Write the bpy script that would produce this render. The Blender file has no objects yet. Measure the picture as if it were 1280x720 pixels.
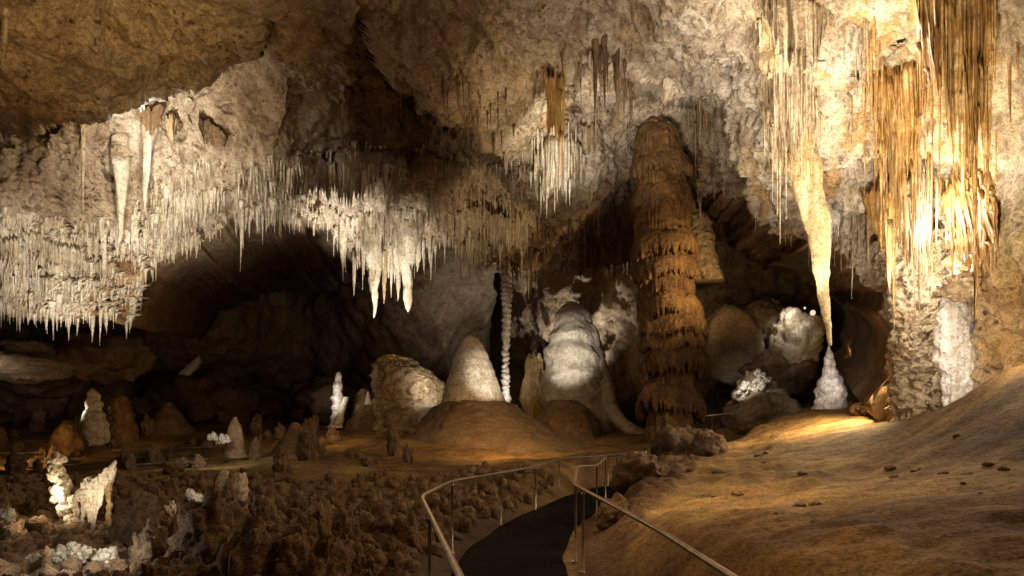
import bpy, math, random
import numpy as np

random.seed(7)
rng = np.random.default_rng(7)
SC = bpy.context.scene
COL = SC.collection

# ------------------------------------------------------------------ camera model
F = 711.0            # focal length in photo pixels (photo 1280 wide)
CX, HY = 640.0, 520.0
EYE = 1.7

def P(px, py, d):
    """photo pixel + distance along the view axis -> world point"""
    px = np.asarray(px, float); py = np.asarray(py, float); d = np.asarray(d, float)
    px, py, d = np.broadcast_arrays(px, py, d)
    return np.stack([(px - CX) / F * d, d, EYE + (HY - py) / F * d], -1)

# ------------------------------------------------------------------ noise
_perm = np.arange(256); np.random.default_rng(3).shuffle(_perm)
_perm = np.concatenate([_perm, _perm, _perm])
_g = np.random.default_rng(5).normal(size=(256, 3)); _g /= np.linalg.norm(_g, axis=1)[:, None]

def pn(p):
    p = np.asarray(p, float)
    sh = p.shape[:-1]; p = p.reshape(-1, 3)
    i = np.floor(p).astype(np.int64); f = p - i
    w = f * f * f * (f * (f * 6 - 15) + 10)
    out = np.zeros(len(p))
    for dx in (0, 1):
        for dy in (0, 1):
            for dz in (0, 1):
                h = _perm[(_perm[(_perm[(i[:, 0] + dx) & 255] + i[:, 1] + dy) & 255] + i[:, 2] + dz) & 255]
                g = _g[h]
                dot = g[:, 0] * (f[:, 0] - dx) + g[:, 1] * (f[:, 1] - dy) + g[:, 2] * (f[:, 2] - dz)
                wt = (w[:, 0] if dx else 1 - w[:, 0]) * (w[:, 1] if dy else 1 - w[:, 1]) * (w[:, 2] if dz else 1 - w[:, 2])
                out += wt * dot
    return (out * 1.5).reshape(sh)

def fbm(p, o=4, gain=0.5):
    p = np.asarray(p, float); a = 1.0; s = 0; n = 0
    for k in range(o):
        s = s + a * pn(p + 17.3 * k); n += a
        p = p * 2.03; a *= gain
    return s / n * 1.4

def ridged(p, o=3):
    p = np.asarray(p, float); a = 1.0; s = 0; n = 0
    for k in range(o):
        s = s + a * (1 - 2 * np.abs(pn(p + 9.1 * k))); n += a
        p = p * 2.1; a *= 0.5
    return s / n

def worley(p):
    """distance to nearest feature point, ~0..1"""
    p = np.asarray(p, float); sh = p.shape[:-1]; p = p.reshape(-1, 3)
    i = np.floor(p).astype(np.int64); best = np.full(len(p), 9.0)
    for dx in (-1, 0, 1):
        for dy in (-1, 0, 1):
            for dz in (-1, 0, 1):
                c = i + np.array([dx, dy, dz])
                h = _perm[(_perm[(_perm[c[:, 0] & 255] + c[:, 1]) & 255] + c[:, 2]) & 255]
                fp = c + 0.5 + _g[h] * 0.45
                best = np.minimum(best, ((p - fp) ** 2).sum(1))
    return np.sqrt(best).reshape(sh)

def sstep(x):
    x = np.clip(x, 0, 1); return x * x * (3 - 2 * x)

class TPS:
    """thin plate spline through scattered control points"""
    def __init__(self, xy, v, smooth=1e-3):
        xy = np.asarray(xy, float); v = np.asarray(v, float)
        self.s = np.abs(xy).max(); xy = xy / self.s; self.c = xy
        n = len(xy)
        K = self.k(np.linalg.norm(xy[:, None] - xy[None], axis=-1)) + smooth * np.eye(n)
        Q = np.concatenate([np.ones((n, 1)), xy], 1)
        A = np.block([[K, Q], [Q.T, np.zeros((3, 3))]])
        self.w = np.linalg.solve(A, np.concatenate([v, np.zeros(3)]))
    @staticmethod
    def k(r):
        return np.where(r > 1e-9, r * r * np.log(np.maximum(r, 1e-9)), 0)
    def __call__(self, x, y):
        sh = np.shape(x); q = np.stack([np.ravel(x), np.ravel(y)], -1) / self.s
        out = np.empty(len(q))
        for a in range(0, len(q), 40000):
            b = q[a:a + 40000]
            out[a:a + 40000] = self.k(np.linalg.norm(b[:, None] - self.c[None], axis=-1)) @ self.w[:-3] + self.w[-3] + b @ self.w[-2:]
        return out.reshape(sh)

# ------------------------------------------------------------------ mesh helpers
def mesh_obj(name, verts, faces, mat, parent=None, smooth=True, tint=None):
    verts = np.asarray(verts, np.float32).reshape(-1, 3)
    me = bpy.data.meshes.new(name)
    if isinstance(faces, np.ndarray):
        n, k = faces.shape
        me.vertices.add(len(verts)); me.vertices.foreach_set('co', verts.ravel())
        me.loops.add(n * k); me.loops.foreach_set('vertex_index', faces.astype(np.int32).ravel())
        me.polygons.add(n)
        me.polygons.foreach_set('loop_start', (np.arange(n) * k).astype(np.int32))
        me.update(calc_edges=True)
    else:
        me.from_pydata(verts.tolist(), [], faces)
    me.polygons.foreach_set('use_smooth', np.full(len(me.polygons), smooth))
    if tint is not None:
        at = me.color_attributes.new('tint', 'FLOAT_COLOR', 'POINT')
        c = np.ones((len(verts), 4), np.float32); c[:, :3] = np.asarray(tint, np.float32).reshape(-1, 3)
        at.data.foreach_set('color', c.ravel())
    me.validate()
    if mat: me.materials.append(mat)
    o = bpy.data.objects.new(name, me); COL.objects.link(o)
    if parent: o.parent = parent
    return o

def grid_faces(nr, nc, wrap=False, off=0):
    r = np.arange(nr - 1)[:, None]; c = np.arange(nc if wrap else nc - 1)[None]
    c2 = (c + 1) % nc
    a = r * nc + c; b = r * nc + c2; d = (r + 1) * nc + c; e = (r + 1) * nc + c2
    return np.stack([a, b, e, d], -1).reshape(-1, 4) + off

def gnormals(V):
    du = np.gradient(V, axis=1); dv = np.gradient(V, axis=0)
    n = np.cross(du, dv); n /= np.maximum(np.linalg.norm(n, axis=-1, keepdims=True), 1e-9)
    return n

def empty(name, loc=(0, 0, 0)):
    o = bpy.data.objects.new(name, None); COL.objects.link(o); o.location = loc
    o.empty_display_size = 0.2
    return o

def tag(o, label, cat, group=None):
    o['label'] = label; o['category'] = cat
    if group: o['group'] = group
    return o

def struct(o): o['kind'] = 'structure'; return o

def rebase(o, loc=None):
    """put a one-mesh object's origin at the base of its mesh"""
    me = o.data; n = len(me.vertices); c = np.empty(n * 3, np.float32); me.vertices.foreach_get('co', c); c = c.reshape(-1, 3)
    if loc is None: loc = [(c[:, 0].min() + c[:, 0].max()) / 2, (c[:, 1].min() + c[:, 1].max()) / 2, c[:, 2].min()]
    loc = np.asarray(loc, np.float32); me.vertices.foreach_set('co', (c - loc).ravel()); o.location = loc.tolist(); me.update()
    return o

def tube_geo(pts, r, sides=8):
    pts = np.asarray(pts, float); n = len(pts)
    t = np.gradient(pts, axis=0); t /= np.linalg.norm(t, axis=1, keepdims=True)
    up = np.where(np.abs(t[:, 2:3]) > 0.95, np.array([[1.0, 0, 0]]), np.array([[0, 0, 1.0]]))
    a = np.cross(t, up); a /= np.linalg.norm(a, axis=1, keepdims=True); b = np.cross(t, a)
    th = np.linspace(0, 2 * math.pi, sides, endpoint=False)
    r = np.broadcast_to(np.asarray(r, float), (n,))
    V = pts[:, None] + r[:, None, None] * (np.cos(th)[None, :, None] * a[:, None] + np.sin(th)[None, :, None] * b[:, None])
    fs = grid_faces(n, sides, True).tolist()
    fs.append(list(range(sides))); fs.append([(n - 1) * sides + k for k in range(sides)][::-1])
    return V.reshape(-1, 3), fs

# ------------------------------------------------------------------ materials
def rock(name, ca, cb, cc=None, scale=1.0, bump=0.6, rough=0.8, spec=0.3, tint=False, streak=0.35, pits=0.6, pit_scale=5.0, fine=22.0):
    m = bpy.data.materials.new(name); m.use_nodes = True
    nt = m.node_tree; N = nt.nodes; L = nt.links
    bs = N['Principled BSDF']; bs.inputs['Roughness'].default_value = rough
    bs.inputs['Specular IOR Level'].default_value = spec
    geo = N.new('ShaderNodeNewGeometry')
    def noise(sc, det=6, ro=0.6, vec=None, dist=0.0):
        n = N.new('ShaderNodeTexNoise'); n.inputs['Scale'].default_value = sc; n.inputs['Detail'].default_value = det
        n.inputs['Roughness'].default_value = ro; n.inputs['Distortion'].default_value = dist
        L.new(vec or geo.outputs['Position'], n.inputs['Vector']); return n.outputs['Fac']
    def mp(s):
        k = N.new('ShaderNodeMapping'); k.inputs['Scale'].default_value = s
        L.new(geo.outputs['Position'], k.inputs['Vector']); return k.outputs['Vector']
    def ramp(fac, stops):
        r = N.new('ShaderNodeValToRGB'); e = r.color_ramp.elements
        while len(e) < len(stops): e.new(0.5)
        for k, (p, c) in enumerate(stops):
            e[k].position = p; e[k].color = (c, c, c, 1) if isinstance(c, (int, float)) else (*c, 1)
        L.new(fac, r.inputs['Fac']); return r.outputs['Color']
    def mix(mode, fac, a, b):
        x = N.new('ShaderNodeMix'); x.data_type = 'RGBA'; x.blend_type = mode
        if isinstance(fac, (int, float)): x.inputs['Factor'].default_value = fac
        else: L.new(fac, x.inputs['Factor'])
        for s, v in ((x.inputs[6], a), (x.inputs[7], b)):
            if isinstance(v, tuple): s.default_value = (*v, 1)
            else: L.new(v, s)
        return x.outputs[2]
    def math_(op, a, b):
        x = N.new('ShaderNodeMath'); x.operation = op
        for s, v in ((x.inputs[0], a), (x.inputs[1], b)):
            if isinstance(v, (int, float)): s.default_value = v
            else: L.new(v, s)
        return x.outputs[0]
    n1 = noise(0.7 * scale, 8, 0.65, dist=0.6)
    col = ramp(n1, [(0.3, ca), (0.52, cb), (0.72, cc or cb)])
    if tint:
        a = N.new('ShaderNodeAttribute'); a.attribute_name = 'tint'
        col = mix('MULTIPLY', 1.0, col, a.outputs['Color'])
    if streak:
        s = noise(3.2 * scale, 5, 0.6, mp((1, 1, 0.09)))
        col = mix('MULTIPLY', streak, col, ramp(s, [(0.34, (0.42, 0.3, 0.18)), (0.6, (1.1, 1.1, 1.1))]))
    mot = noise(fine * 0.35, 6, 0.75)
    col = mix('MULTIPLY', 0.9, col, ramp(mot, [(0.3, (0.34, 0.27, 0.2)), (0.48, (0.9, 0.88, 0.86)), (0.72, (1.25, 1.25, 1.25))]))
    vo = N.new('ShaderNodeTexVoronoi'); vo.inputs['Scale'].default_value = pit_scale
    wv = N.new('ShaderNodeTexNoise'); wv.inputs['Scale'].default_value = pit_scale * 0.8; wv.inputs['Detail'].default_value = 3
    L.new(geo.outputs['Position'], wv.inputs['Vector'])
    wadd = N.new('ShaderNodeVectorMath'); wadd.operation = 'MULTIPLY_ADD'
    L.new(wv.outputs['Color'], wadd.inputs[0]); wadd.inputs[1].default_value = (0.35,) * 3; L.new(geo.outputs['Position'], wadd.inputs[2])
    L.new(wadd.outputs[0], vo.inputs['Vector'])
    pitmask = noise(0.9 * scale, 3, 0.5)
    pitcol = ramp(vo.outputs['Distance'], [(0.12, (0.2, 0.15, 0.1)), (0.2, (0.5, 0.43, 0.35)), (0.34, (1.05, 1.05, 1.05))])
    pm = ramp(pitmask, [(0.45, 0.0), (0.6, 1.0)])
    if pits:
        pf = math_('MULTIPLY', pm, pits)
        col = mix('MULTIPLY', pf, col, pitcol)
    L.new(col, bs.inputs['Base Color'])
    h = math_('ADD', math_('MULTIPLY', noise(fine * 0.3, 3, 0.55), 0.6), math_('MULTIPLY', noise(fine * 1.3, 4, 0.7), 0.3))
    if pits: h = math_('ADD', h, math_('MULTIPLY', math_('MULTIPLY', math_('MINIMUM', vo.outputs['Distance'], 0.3), pm), pits * 1.6))
    spk = noise(fine * 1.1, 3, 0.75)
    col = mix('MULTIPLY', 0.8, col, ramp(spk, [(0.36, (0.45, 0.38, 0.3)), (0.5, (1, 1, 1)), (0.66, (1.25, 1.24, 1.2))]))
    L.new(col, bs.inputs['Base Color'])
    if streak: h = math_('ADD', h, math_('MULTIPLY', s, streak * 1.1))
    b = N.new('ShaderNodeBump'); b.inputs['Strength'].default_value = bump; b.inputs['Distance'].default_value = 0.22
    L.new(h, b.inputs['Height']); L.new(b.outputs['Normal'], bs.inputs['Normal'])
    return m

W1 = (1.0, 1.0, 1.0)
M = {}
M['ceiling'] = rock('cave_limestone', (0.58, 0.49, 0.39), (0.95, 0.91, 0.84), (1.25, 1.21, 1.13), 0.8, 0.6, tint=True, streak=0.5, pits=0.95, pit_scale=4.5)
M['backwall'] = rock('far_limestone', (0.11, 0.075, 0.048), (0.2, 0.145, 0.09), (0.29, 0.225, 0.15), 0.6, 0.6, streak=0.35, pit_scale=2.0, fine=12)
M['ground'] = rock('cave_sediment', (0.6, 0.56, 0.5), (0.95, 0.93, 0.9), (1.15, 1.1, 1.0), 0.9, 0.55, tint=True, streak=0, pits=0.35, pit_scale=7, fine=26)
M['cream'] = rock('cream_calcite', (0.5, 0.4, 0.27), (0.66, 0.58, 0.43), (0.76, 0.7, 0.58), 1.5, 0.45, rough=0.6, spec=0.4, streak=0.45, pits=0.35, pit_scale=6)
M['honey'] = rock('honey_calcite', (0.5, 0.33, 0.12), (0.66, 0.5, 0.24), (0.78, 0.68, 0.44), 1.5, 0.4, rough=0.5, spec=0.45, streak=0.6, pits=0, pit_scale=6)
M['knobby'] = rock('pitted_tan_calcite', (0.3, 0.2, 0.1), (0.5, 0.39, 0.24), (0.66, 0.56, 0.4), 1.8, 0.9, rough=0.7, streak=.2, pits=1.0, pit_scale=7)
M['tan'] = rock('tan_calcite', (0.28, 0.19, 0.1), (0.45, 0.34, 0.2), (0.56, 0.46, 0.3), 1.5, 0.5, rough=0.65, spec=0.35, streak=0.5, pits=0.4, pit_scale=6)
M['brown'] = rock('brown_calcite', (0.12, 0.07, 0.035), (0.22, 0.14, 0.07), (0.3, 0.2, 0.1), 1.5, 0.6, rough=0.65, streak=0.4, pits=0.5, pit_scale=5)
M['orange'] = rock('orange_calcite', (0.32, 0.15, 0.03), (0.54, 0.31, 0.09), (0.74, 0.57, 0.28), 3.2, 0.35, rough=0.45, spec=0.5, streak=0.75, pits=0, pit_scale=6)
M['amber'] = rock('amber_flowstone', (0.09, 0.045, 0.016), (0.23, 0.125, 0.042), (0.4, 0.25, 0.095), 1.6, 0.8, rough=0.5, spec=0.45, streak=0.5, pits=0.35, pit_scale=6)
M['dark_brown'] = rock('plain_brown', (0.17, 0.11, 0.06), (0.27, 0.19, 0.11), (0.34, 0.25, 0.15), 1.0, 0.6, streak=0, pits=0.4, pit_scale=4)
M['grey'] = rock('grey_beige_calcite', (0.38, 0.32, 0.24), (0.54, 0.48, 0.38), (0.64, 0.59, 0.5), 1.2, 0.35, rough=0.5, spec=0.45, streak=0.35, pits=.15, pit_scale=5)
M['darkrock'] = rock('dark_brown_rock', (0.05, 0.03, 0.016), (0.1, 0.062, 0.032), (0.16, 0.1, 0.05), 1.4, 0.6, streak=0, pits=.5, pit_scale=6)
M['white'] = rock('white_flowstone', (0.62, 0.56, 0.47), (0.76, 0.72, 0.65), (0.82, 0.8, 0.76), 1.2, 0.28, rough=0.5, spec=0.45, streak=0.3, pits=0, pit_scale=5)
M['popcorn'] = rock('cave_coral', (0.12, 0.075, 0.042), (0.24, 0.155, 0.085), (0.38, 0.27, 0.16), 1.6, 0.7, rough=0.8, streak=0, pits=0.5, pit_scale=9, fine=30)
M['whitepop'] = rock('pale_cave_coral', (0.5, 0.42, 0.3), (0.68, 0.62, 0.5), (0.78, 0.74, 0.66), 2.0, 0.6, rough=0.7, streak=0, pits=0.5, pit_scale=10, fine=30)
M['boulder'] = rock('boulder_limestone', (0.2, 0.14, 0.08), (0.34, 0.26, 0.16), (0.42, 0.34, 0.24), 1.0, 0.5, rough=0.8, streak=0.1, pits=0.3, pit_scale=4)
M['asphalt'] = rock('path_asphalt', (0.008, 0.006, 0.005), (0.015, 0.012, 0.01), (0.03, 0.024, 0.018), 2.2, 0.5, rough=0.9, spec=0.08, streak=0, pits=0, pit_scale=20, fine=90)

def metal(name, c, r):
    m = bpy.data.materials.new(name); m.use_nodes = True; nt = m.node_tree; b = nt.nodes['Principled BSDF']
    b.inputs['Metallic'].default_value = 0.9
    n = nt.nodes.new('ShaderNodeTexNoise'); n.inputs['Scale'].default_value = 14; n.inputs['Detail'].default_value = 5
    g = nt.nodes.new('ShaderNodeNewGeometry'); nt.links.new(g.outputs['Position'], n.inputs['Vector'])
    k = nt.nodes.new('ShaderNodeValToRGB'); k.color_ramp.elements[0].position = 0.35; k.color_ramp.elements[1].position = 0.7
    k.color_ramp.elements[0].color = (c[0] * .55, c[1] * .5, c[2] * .45, 1); k.color_ramp.elements[1].color = (*c, 1)
    nt.links.new(n.outputs['Fac'], k.inputs['Fac']); nt.links.new(k.outputs['Color'], b.inputs['Base Color'])
    q = nt.nodes.new('ShaderNodeMapRange'); q.inputs['To Min'].default_value = r - .1; q.inputs['To Max'].default_value = r + .15
    nt.links.new(n.outputs['Fac'], q.inputs['Value']); nt.links.new(q.outputs['Result'], b.inputs['Roughness'])
    return m
M['steel'] = metal('worn_steel', (0.62, 0.56, 0.5), 0.36)
M['dark'] = metal('dark_painted_metal', (0.03, 0.03, 0.03), 0.6)

def glow(name, c, s):
    m = bpy.data.materials.new(name); m.use_nodes = True; b = m.node_tree.nodes['Principled BSDF']
    b.inputs['Base Color'].default_value = (0.4, 0.33, 0.2, 1)
    b.inputs['Emission Color'].default_value = (*c, 1); b.inputs['Emission Strength'].default_value = s
    return m
M['lamp'] = glow('lit_lamp_glass', (1, 0.85, 0.55), .35)

# ------------------------------------------------------------------ CEILING (one sheet from above the camera to its hanging edge, then curling back)
CP = [  # px, py, distance
    (-300, -400, 7), (0, -400, 7), (400, -400, 7), (800, -400, 7), (1100, -400, 6.5), (1600, -400, 4.5),
    (-300, 0, 11), (-300, 200, 14), (-300, 400, 16),
    (0, 0, 12), (0, 100, 13.5), (0, 180, 15.5), (0, 280, 17), (0, 390, 18.5),
    (160, 0, 13), (150, 90, 15), (160, 180, 18), (160, 270, 19.5), (150, 380, 20), (160, 420, 20),
    (300, 0, 13.5), (250, 130, 18), (300, 190, 20), (270, 270, 22),
    (450, 0, 15), (420, 120, 20), (430, 200, 23), (430, 260, 26), (470, 340, 28),
    (570, 0, 14.5), (560, 130, 18), (620, 180, 20), (600, 250, 26), (620, 320, 30),
    (740, 0, 14), (700, 110, 18), (680, 180, 21), (750, 230, 25), (750, 330, 32),
    (840, 60, 14), (830, 150, 22.5), (830, 230, 29.5), (770, 150, 22), (905, 130, 17), (885, 240, 26), (830, 320, 32),
    (950, 0, 12), (950, 150, 15), (970, 270, 18.5), (920, 230, 21),
    (1050, 0, 11), (1050, 200, 14), (1060, 310, 16.5), (1110, 380, 17),
    (1200, 0, 9.5), (1200, 200, 12.5), (1190, 380, 14.6), (1190, 500, 14.8), (1130, 500, 16),
    (1280, 0, 8), (1280, 250, 10.5), (1280, 480, 12.3), (1500, 0, 6), (1500, 300, 7.5), (1500, 520, 9)]
cpa = np.array(CP, float)
ceil_tps = TPS(cpa[:, :2], np.log(cpa[:, 2]), 2e-4)
LIP = np.array([(-400, 378), (0, 388), (70, 398), (130, 404), (160, 412), (174, 372), (182, 332), (215, 318), (260, 290), (275, 272), (350, 258),
                (400, 268), (425, 305), (450, 318), (500, 322), (545, 305), (600, 312), (640, 322), (700, 334), (760, 335), (820, 322), (860, 262), (880, 232), (915, 236),
                (945, 250), (965, 272), (985, 298), (1003, 294), (1040, 300), (1075, 342), (1100, 375), (1118, 398), (1124, 470), (1128, 530), (1180, 545), (1600, 560)], float)

def lip(u):
    return np.interp(u, LIP[:, 0], LIP[:, 1]) + 5 * pn(np.stack([u * 0.045, u * 0 + 3.3, u * 0], -1)) + 4 * pn(np.stack([u * 0.13, u * 0 + 1.3, u * 0], -1))

LEDGES = [  # (edge polyline, step back in metres, decay px)
    ([(-400, 160), (0, 143), (100, 128), (180, 108), (245, 88), (300, 48), (345, -20), (360, -200)], 3.6, 110),
    ([(425, -200), (445, -20), (470, 40), (502, 108), (545, 138), (585, 170), (622, 190), (650, 215)], 6.5, 100),
    ([(690, 30), (700, 54), (745, 62), (790, 88), (830, 112), (870, 122), (895, 135)], 5.5, 120),
    ([(600, 250), (640, 205), (668, 180), (690, 168)], 1.8, 60),
    ([(340, 205), (430, 190), (520, 192), (600, 205)], -1.0, 120),
    ([(1020, 60), (1060, 90), (1100, 60), (1140, 30)], 0.8, 60),
]

def ceil_depth(u, v):
    d = np.exp(ceil_tps(u, v))
    warp = 14 * fbm(np.stack([u * 0.012, v * 0.012, u * 0], -1), 3)
    for pts, delta, dec in LEDGES:
        a = np.array(pts, float)
        g = np.interp(u, a[:, 0], a[:, 1]) + warp
        fade = sstep((u - a[0, 0]) / 40) * sstep((a[-1, 0] - u) / 40)
        x = v - g
        d = d + fade * delta * np.where(x > 0, sstep(x / 9) * np.exp(-np.maximum(x, 0) / dec), 0)
    return d

# mineral colours of the roof: cream, grey, ochre and brown bands; shaded hollows painted darker
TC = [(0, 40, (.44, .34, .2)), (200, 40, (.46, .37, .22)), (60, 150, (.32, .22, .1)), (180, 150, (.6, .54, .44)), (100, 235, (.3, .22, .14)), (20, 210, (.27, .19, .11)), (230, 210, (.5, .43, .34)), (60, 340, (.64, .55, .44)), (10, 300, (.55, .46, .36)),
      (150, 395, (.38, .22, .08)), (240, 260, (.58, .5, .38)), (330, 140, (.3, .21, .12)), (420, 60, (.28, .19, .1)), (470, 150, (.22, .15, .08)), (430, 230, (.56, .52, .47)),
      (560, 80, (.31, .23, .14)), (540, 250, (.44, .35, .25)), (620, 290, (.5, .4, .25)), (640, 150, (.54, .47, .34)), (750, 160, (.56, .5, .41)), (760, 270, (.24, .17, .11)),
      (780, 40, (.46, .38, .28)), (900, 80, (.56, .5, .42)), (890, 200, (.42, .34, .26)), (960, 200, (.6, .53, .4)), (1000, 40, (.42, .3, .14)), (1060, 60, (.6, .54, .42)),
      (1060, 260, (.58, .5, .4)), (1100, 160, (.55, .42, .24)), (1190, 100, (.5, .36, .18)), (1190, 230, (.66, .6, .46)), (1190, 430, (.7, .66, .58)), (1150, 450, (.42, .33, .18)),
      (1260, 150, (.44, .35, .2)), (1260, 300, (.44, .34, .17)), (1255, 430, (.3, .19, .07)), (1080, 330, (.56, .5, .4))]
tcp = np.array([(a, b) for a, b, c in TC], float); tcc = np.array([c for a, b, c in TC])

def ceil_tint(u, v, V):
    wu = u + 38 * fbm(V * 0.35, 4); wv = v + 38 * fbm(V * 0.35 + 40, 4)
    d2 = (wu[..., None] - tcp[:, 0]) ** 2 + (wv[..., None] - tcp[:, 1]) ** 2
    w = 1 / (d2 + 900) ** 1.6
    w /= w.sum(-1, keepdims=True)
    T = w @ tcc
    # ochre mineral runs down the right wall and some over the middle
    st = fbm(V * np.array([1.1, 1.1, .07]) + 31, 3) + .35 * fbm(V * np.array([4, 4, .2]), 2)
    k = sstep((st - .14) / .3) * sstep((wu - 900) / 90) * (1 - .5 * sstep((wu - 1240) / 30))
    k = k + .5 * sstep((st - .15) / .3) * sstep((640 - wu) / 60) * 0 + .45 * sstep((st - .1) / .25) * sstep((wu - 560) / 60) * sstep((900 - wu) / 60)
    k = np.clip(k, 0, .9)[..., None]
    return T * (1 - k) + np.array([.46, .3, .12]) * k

def build_ceiling():
    nb = 22
    u = np.concatenate([np.linspace(-330, -22, 50), np.linspace(-16, 1296, 880), np.linspace(1302, 1560, 40)]); nu = len(u)
    s = np.concatenate([np.linspace(0, 1, 40)[:-1] * 0.5, 0.5 + 0.5 * np.linspace(0, 1, 330)]); nv = len(s)
    U = np.broadcast_to(u, (nv, nu)).copy()
    lp = lip(u)
    Vv = np.where(s[:, None] < .5, -420 + s[:, None] * 2 * 405, -15 + (s[:, None] - .5) * 2 * (lp[None] + 15))
    D = ceil_depth(U, Vv)
    V = P(U, Vv, D)
    n = gnormals(V)
    to = -V + np.array([0, 0, EYE]); flip = np.sign((n * to).sum(-1, keepdims=True)); n = n * flip
    near_lip = sstep(1 - (lp[None] - Vv) / 130)
    amp = 0.35 + 0.65 * sstep((D - 7) / 10)
    h = 0.95 * fbm(V * 0.22, 3) + 0.36 * fbm(V * 0.6 + 5, 3) + 0.14 * fbm(V * 2.3, 3)
    wob = 0.18 * np.stack([pn(V * 2.2), pn(V * 2.2 + 9), pn(V * 2.2 + 19)], -1)
    knob = (0.5 + 0.7 * np.clip(.5 + fbm(V * .3 + 70, 2), 0, 1))
    h = h + knob * (0.26 * (0.6 - worley((V + wob) * 1.25 + 7)) + 0.20 * (0.6 - worley((V + wob) * 2.9 + 2)) + 0.09 * (0.6 - worley((V + wob * .4) * 6.5)))
    pop = np.maximum(0, 0.55 - worley(V * 1.9)) * 0.5 * sstep(fbm(V * 0.3 + 60, 2) * 2 + 0.5)
    w1 = worley(V * 1.1 + 3.3 + 0.25 * fbm(V * 2, 2)[..., None]); w2 = worley(V * 2.7)
    holes = np.maximum(0, 0.38 - w1) * 2.2 * sstep(fbm(V * 0.28 + 21, 2) * 2.2 + 0.45 + 0.6 * sstep((U - 1030) / 60))
    h = h - holes * 0.75 + 0.14 * (0.6 - w2) * (0.1 + 1.0 * sstep((U - 1000) / 80))
    drip = ridged(V * np.array([1.5, 1.5, 0.13]) + 3, 3)
    dmask = 0.35 + 0.65 * near_lip + 0.4 * sstep((U - 1000) / 80)
    h = h - pop * 0.6 + 0.30 * drip * dmask + 0.10 * ridged(V * np.array([4, 4, 0.35]), 2) * dmask
    V = V + n * (h * amp)[..., None]
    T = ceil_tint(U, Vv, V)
    # the underside curls back from the hanging edge towards the far wall
    Vl = V[-1]; back = back_depth(u, np.full_like(u, 330.0)) - 0.5
    rows = []
    for j in range(1, nb + 1):
        q = j / nb
        dd = Vl[:, 1] + np.maximum(back - Vl[:, 1], 3) * q ** 1.4
        z = Vl[:, 2] + 0.12 * math.sin(min(1, q * 3) * math.pi) * 0 + 1.0 * q + 1.6 * q * q
        x = Vl[:, 0] * (dd / Vl[:, 1]) ** 0.7
        p = np.stack([x, dd, z], -1)
        p[:, 2] += 0.5 * fbm(p * 0.4, 3) * q
        rows.append(p)
    R = np.array(rows)
    # roof carried on over and behind the camera
    top = V[0]; pre = []
    for j in range(6, 0, -1):
        q = j / 6
        pre.append(np.stack([top[:, 0] * (1 + q * 0.6), top[:, 1] - q * 18, np.maximum(top[:, 2], 7.0) + 0.6 * fbm(top * 0.3 + j, 2)], -1))
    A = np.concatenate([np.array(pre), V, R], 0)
    TT = np.concatenate([np.repeat(T[:1], 6, 0), T, np.linspace(.75, .32, nb)[:, None, None] * T[-1:] * np.array([1, .9, .78])], 0)  # underside rows darkened towards the back in place of shade
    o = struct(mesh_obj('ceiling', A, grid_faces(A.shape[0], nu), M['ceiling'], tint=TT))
    return u, Vv, V, n

# ------------------------------------------------------------------ FAR WALL
BP = [(-350, 200, 34), (-350, 560, 30), (0, 250, 38), (0, 520, 36), (60, 440, 33), (200, 300, 46), (200, 500, 48), (280, 400, 44), (380, 360, 52), (380, 500, 54),
      (450, 330, 44), (540, 350, 42), (540, 450, 46), (620, 350, 43), (622, 430, 52), (680, 380, 39), (740, 340, 38), (700, 470, 42), (780, 400, 37), (820, 300, 36), (880, 280, 33),
      (900, 400, 32), (960, 300, 31), (960, 480, 32), (1050, 320, 30), (1050, 420, 33), (1100, 400, 28), (1100, 500, 27), (1200, 300, 25), (1200, 560, 25), (1600, 300, 22), (1600, 560, 22),
      (300, 150, 46), (700, 150, 40), (1000, 150, 30), (640, 600, 50)]
bpa = np.array(BP, float); back_tps = TPS(bpa[:, :2], np.log(bpa[:, 2]), 2e-4)
def back_depth(u, v): return np.exp(back_tps(u, v))

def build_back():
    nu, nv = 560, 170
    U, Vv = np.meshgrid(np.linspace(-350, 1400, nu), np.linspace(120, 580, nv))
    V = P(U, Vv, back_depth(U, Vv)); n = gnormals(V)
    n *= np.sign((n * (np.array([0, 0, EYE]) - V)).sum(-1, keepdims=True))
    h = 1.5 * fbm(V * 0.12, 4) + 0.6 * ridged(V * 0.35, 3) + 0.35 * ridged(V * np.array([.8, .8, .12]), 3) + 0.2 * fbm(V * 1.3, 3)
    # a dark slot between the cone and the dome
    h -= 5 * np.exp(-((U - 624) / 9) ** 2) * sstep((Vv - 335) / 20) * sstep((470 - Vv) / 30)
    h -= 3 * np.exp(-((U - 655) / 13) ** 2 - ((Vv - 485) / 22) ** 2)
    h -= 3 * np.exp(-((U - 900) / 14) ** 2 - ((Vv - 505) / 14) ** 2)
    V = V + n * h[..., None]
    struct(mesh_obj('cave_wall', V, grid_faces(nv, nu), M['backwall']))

# ------------------------------------------------------------------ PATH CENTRE LINE and GROUND
PATH = np.array([(0.3, -9, 0.0), (0.4, 0, 0.0), (0.45, 3.4, -0.24), (0.2, 5.2, -0.3), (-0.05, 7, -0.33), (0.0, 8.8, -0.42), (0.55, 11.85, -0.56), (1.4, 14.4, -0.66), (2.3, 17, -0.74), (3.4, 19.3, -0.8), (5.0, 21.0, -0.84), (7.2, 22.2, -0.88), (10, 23, -0.9)])
def dense(pts, n=160):
    pts = np.asarray(pts, float); t = np.r_[0, np.cumsum(np.linalg.norm(np.diff(pts[:, :2], axis=0), axis=1))]
    q = np.linspace(0, t[-1], n)
    p = np.stack([np.interp(q, t, pts[:, k]) for k in range(pts.shape[1])], -1)
    for _ in range(4):
        p[1:-1] = (p[:-2] + 2 * p[1:-1] + p[2:]) / 4
    return p
PC = dense(PATH)
PW = 0.86

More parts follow.
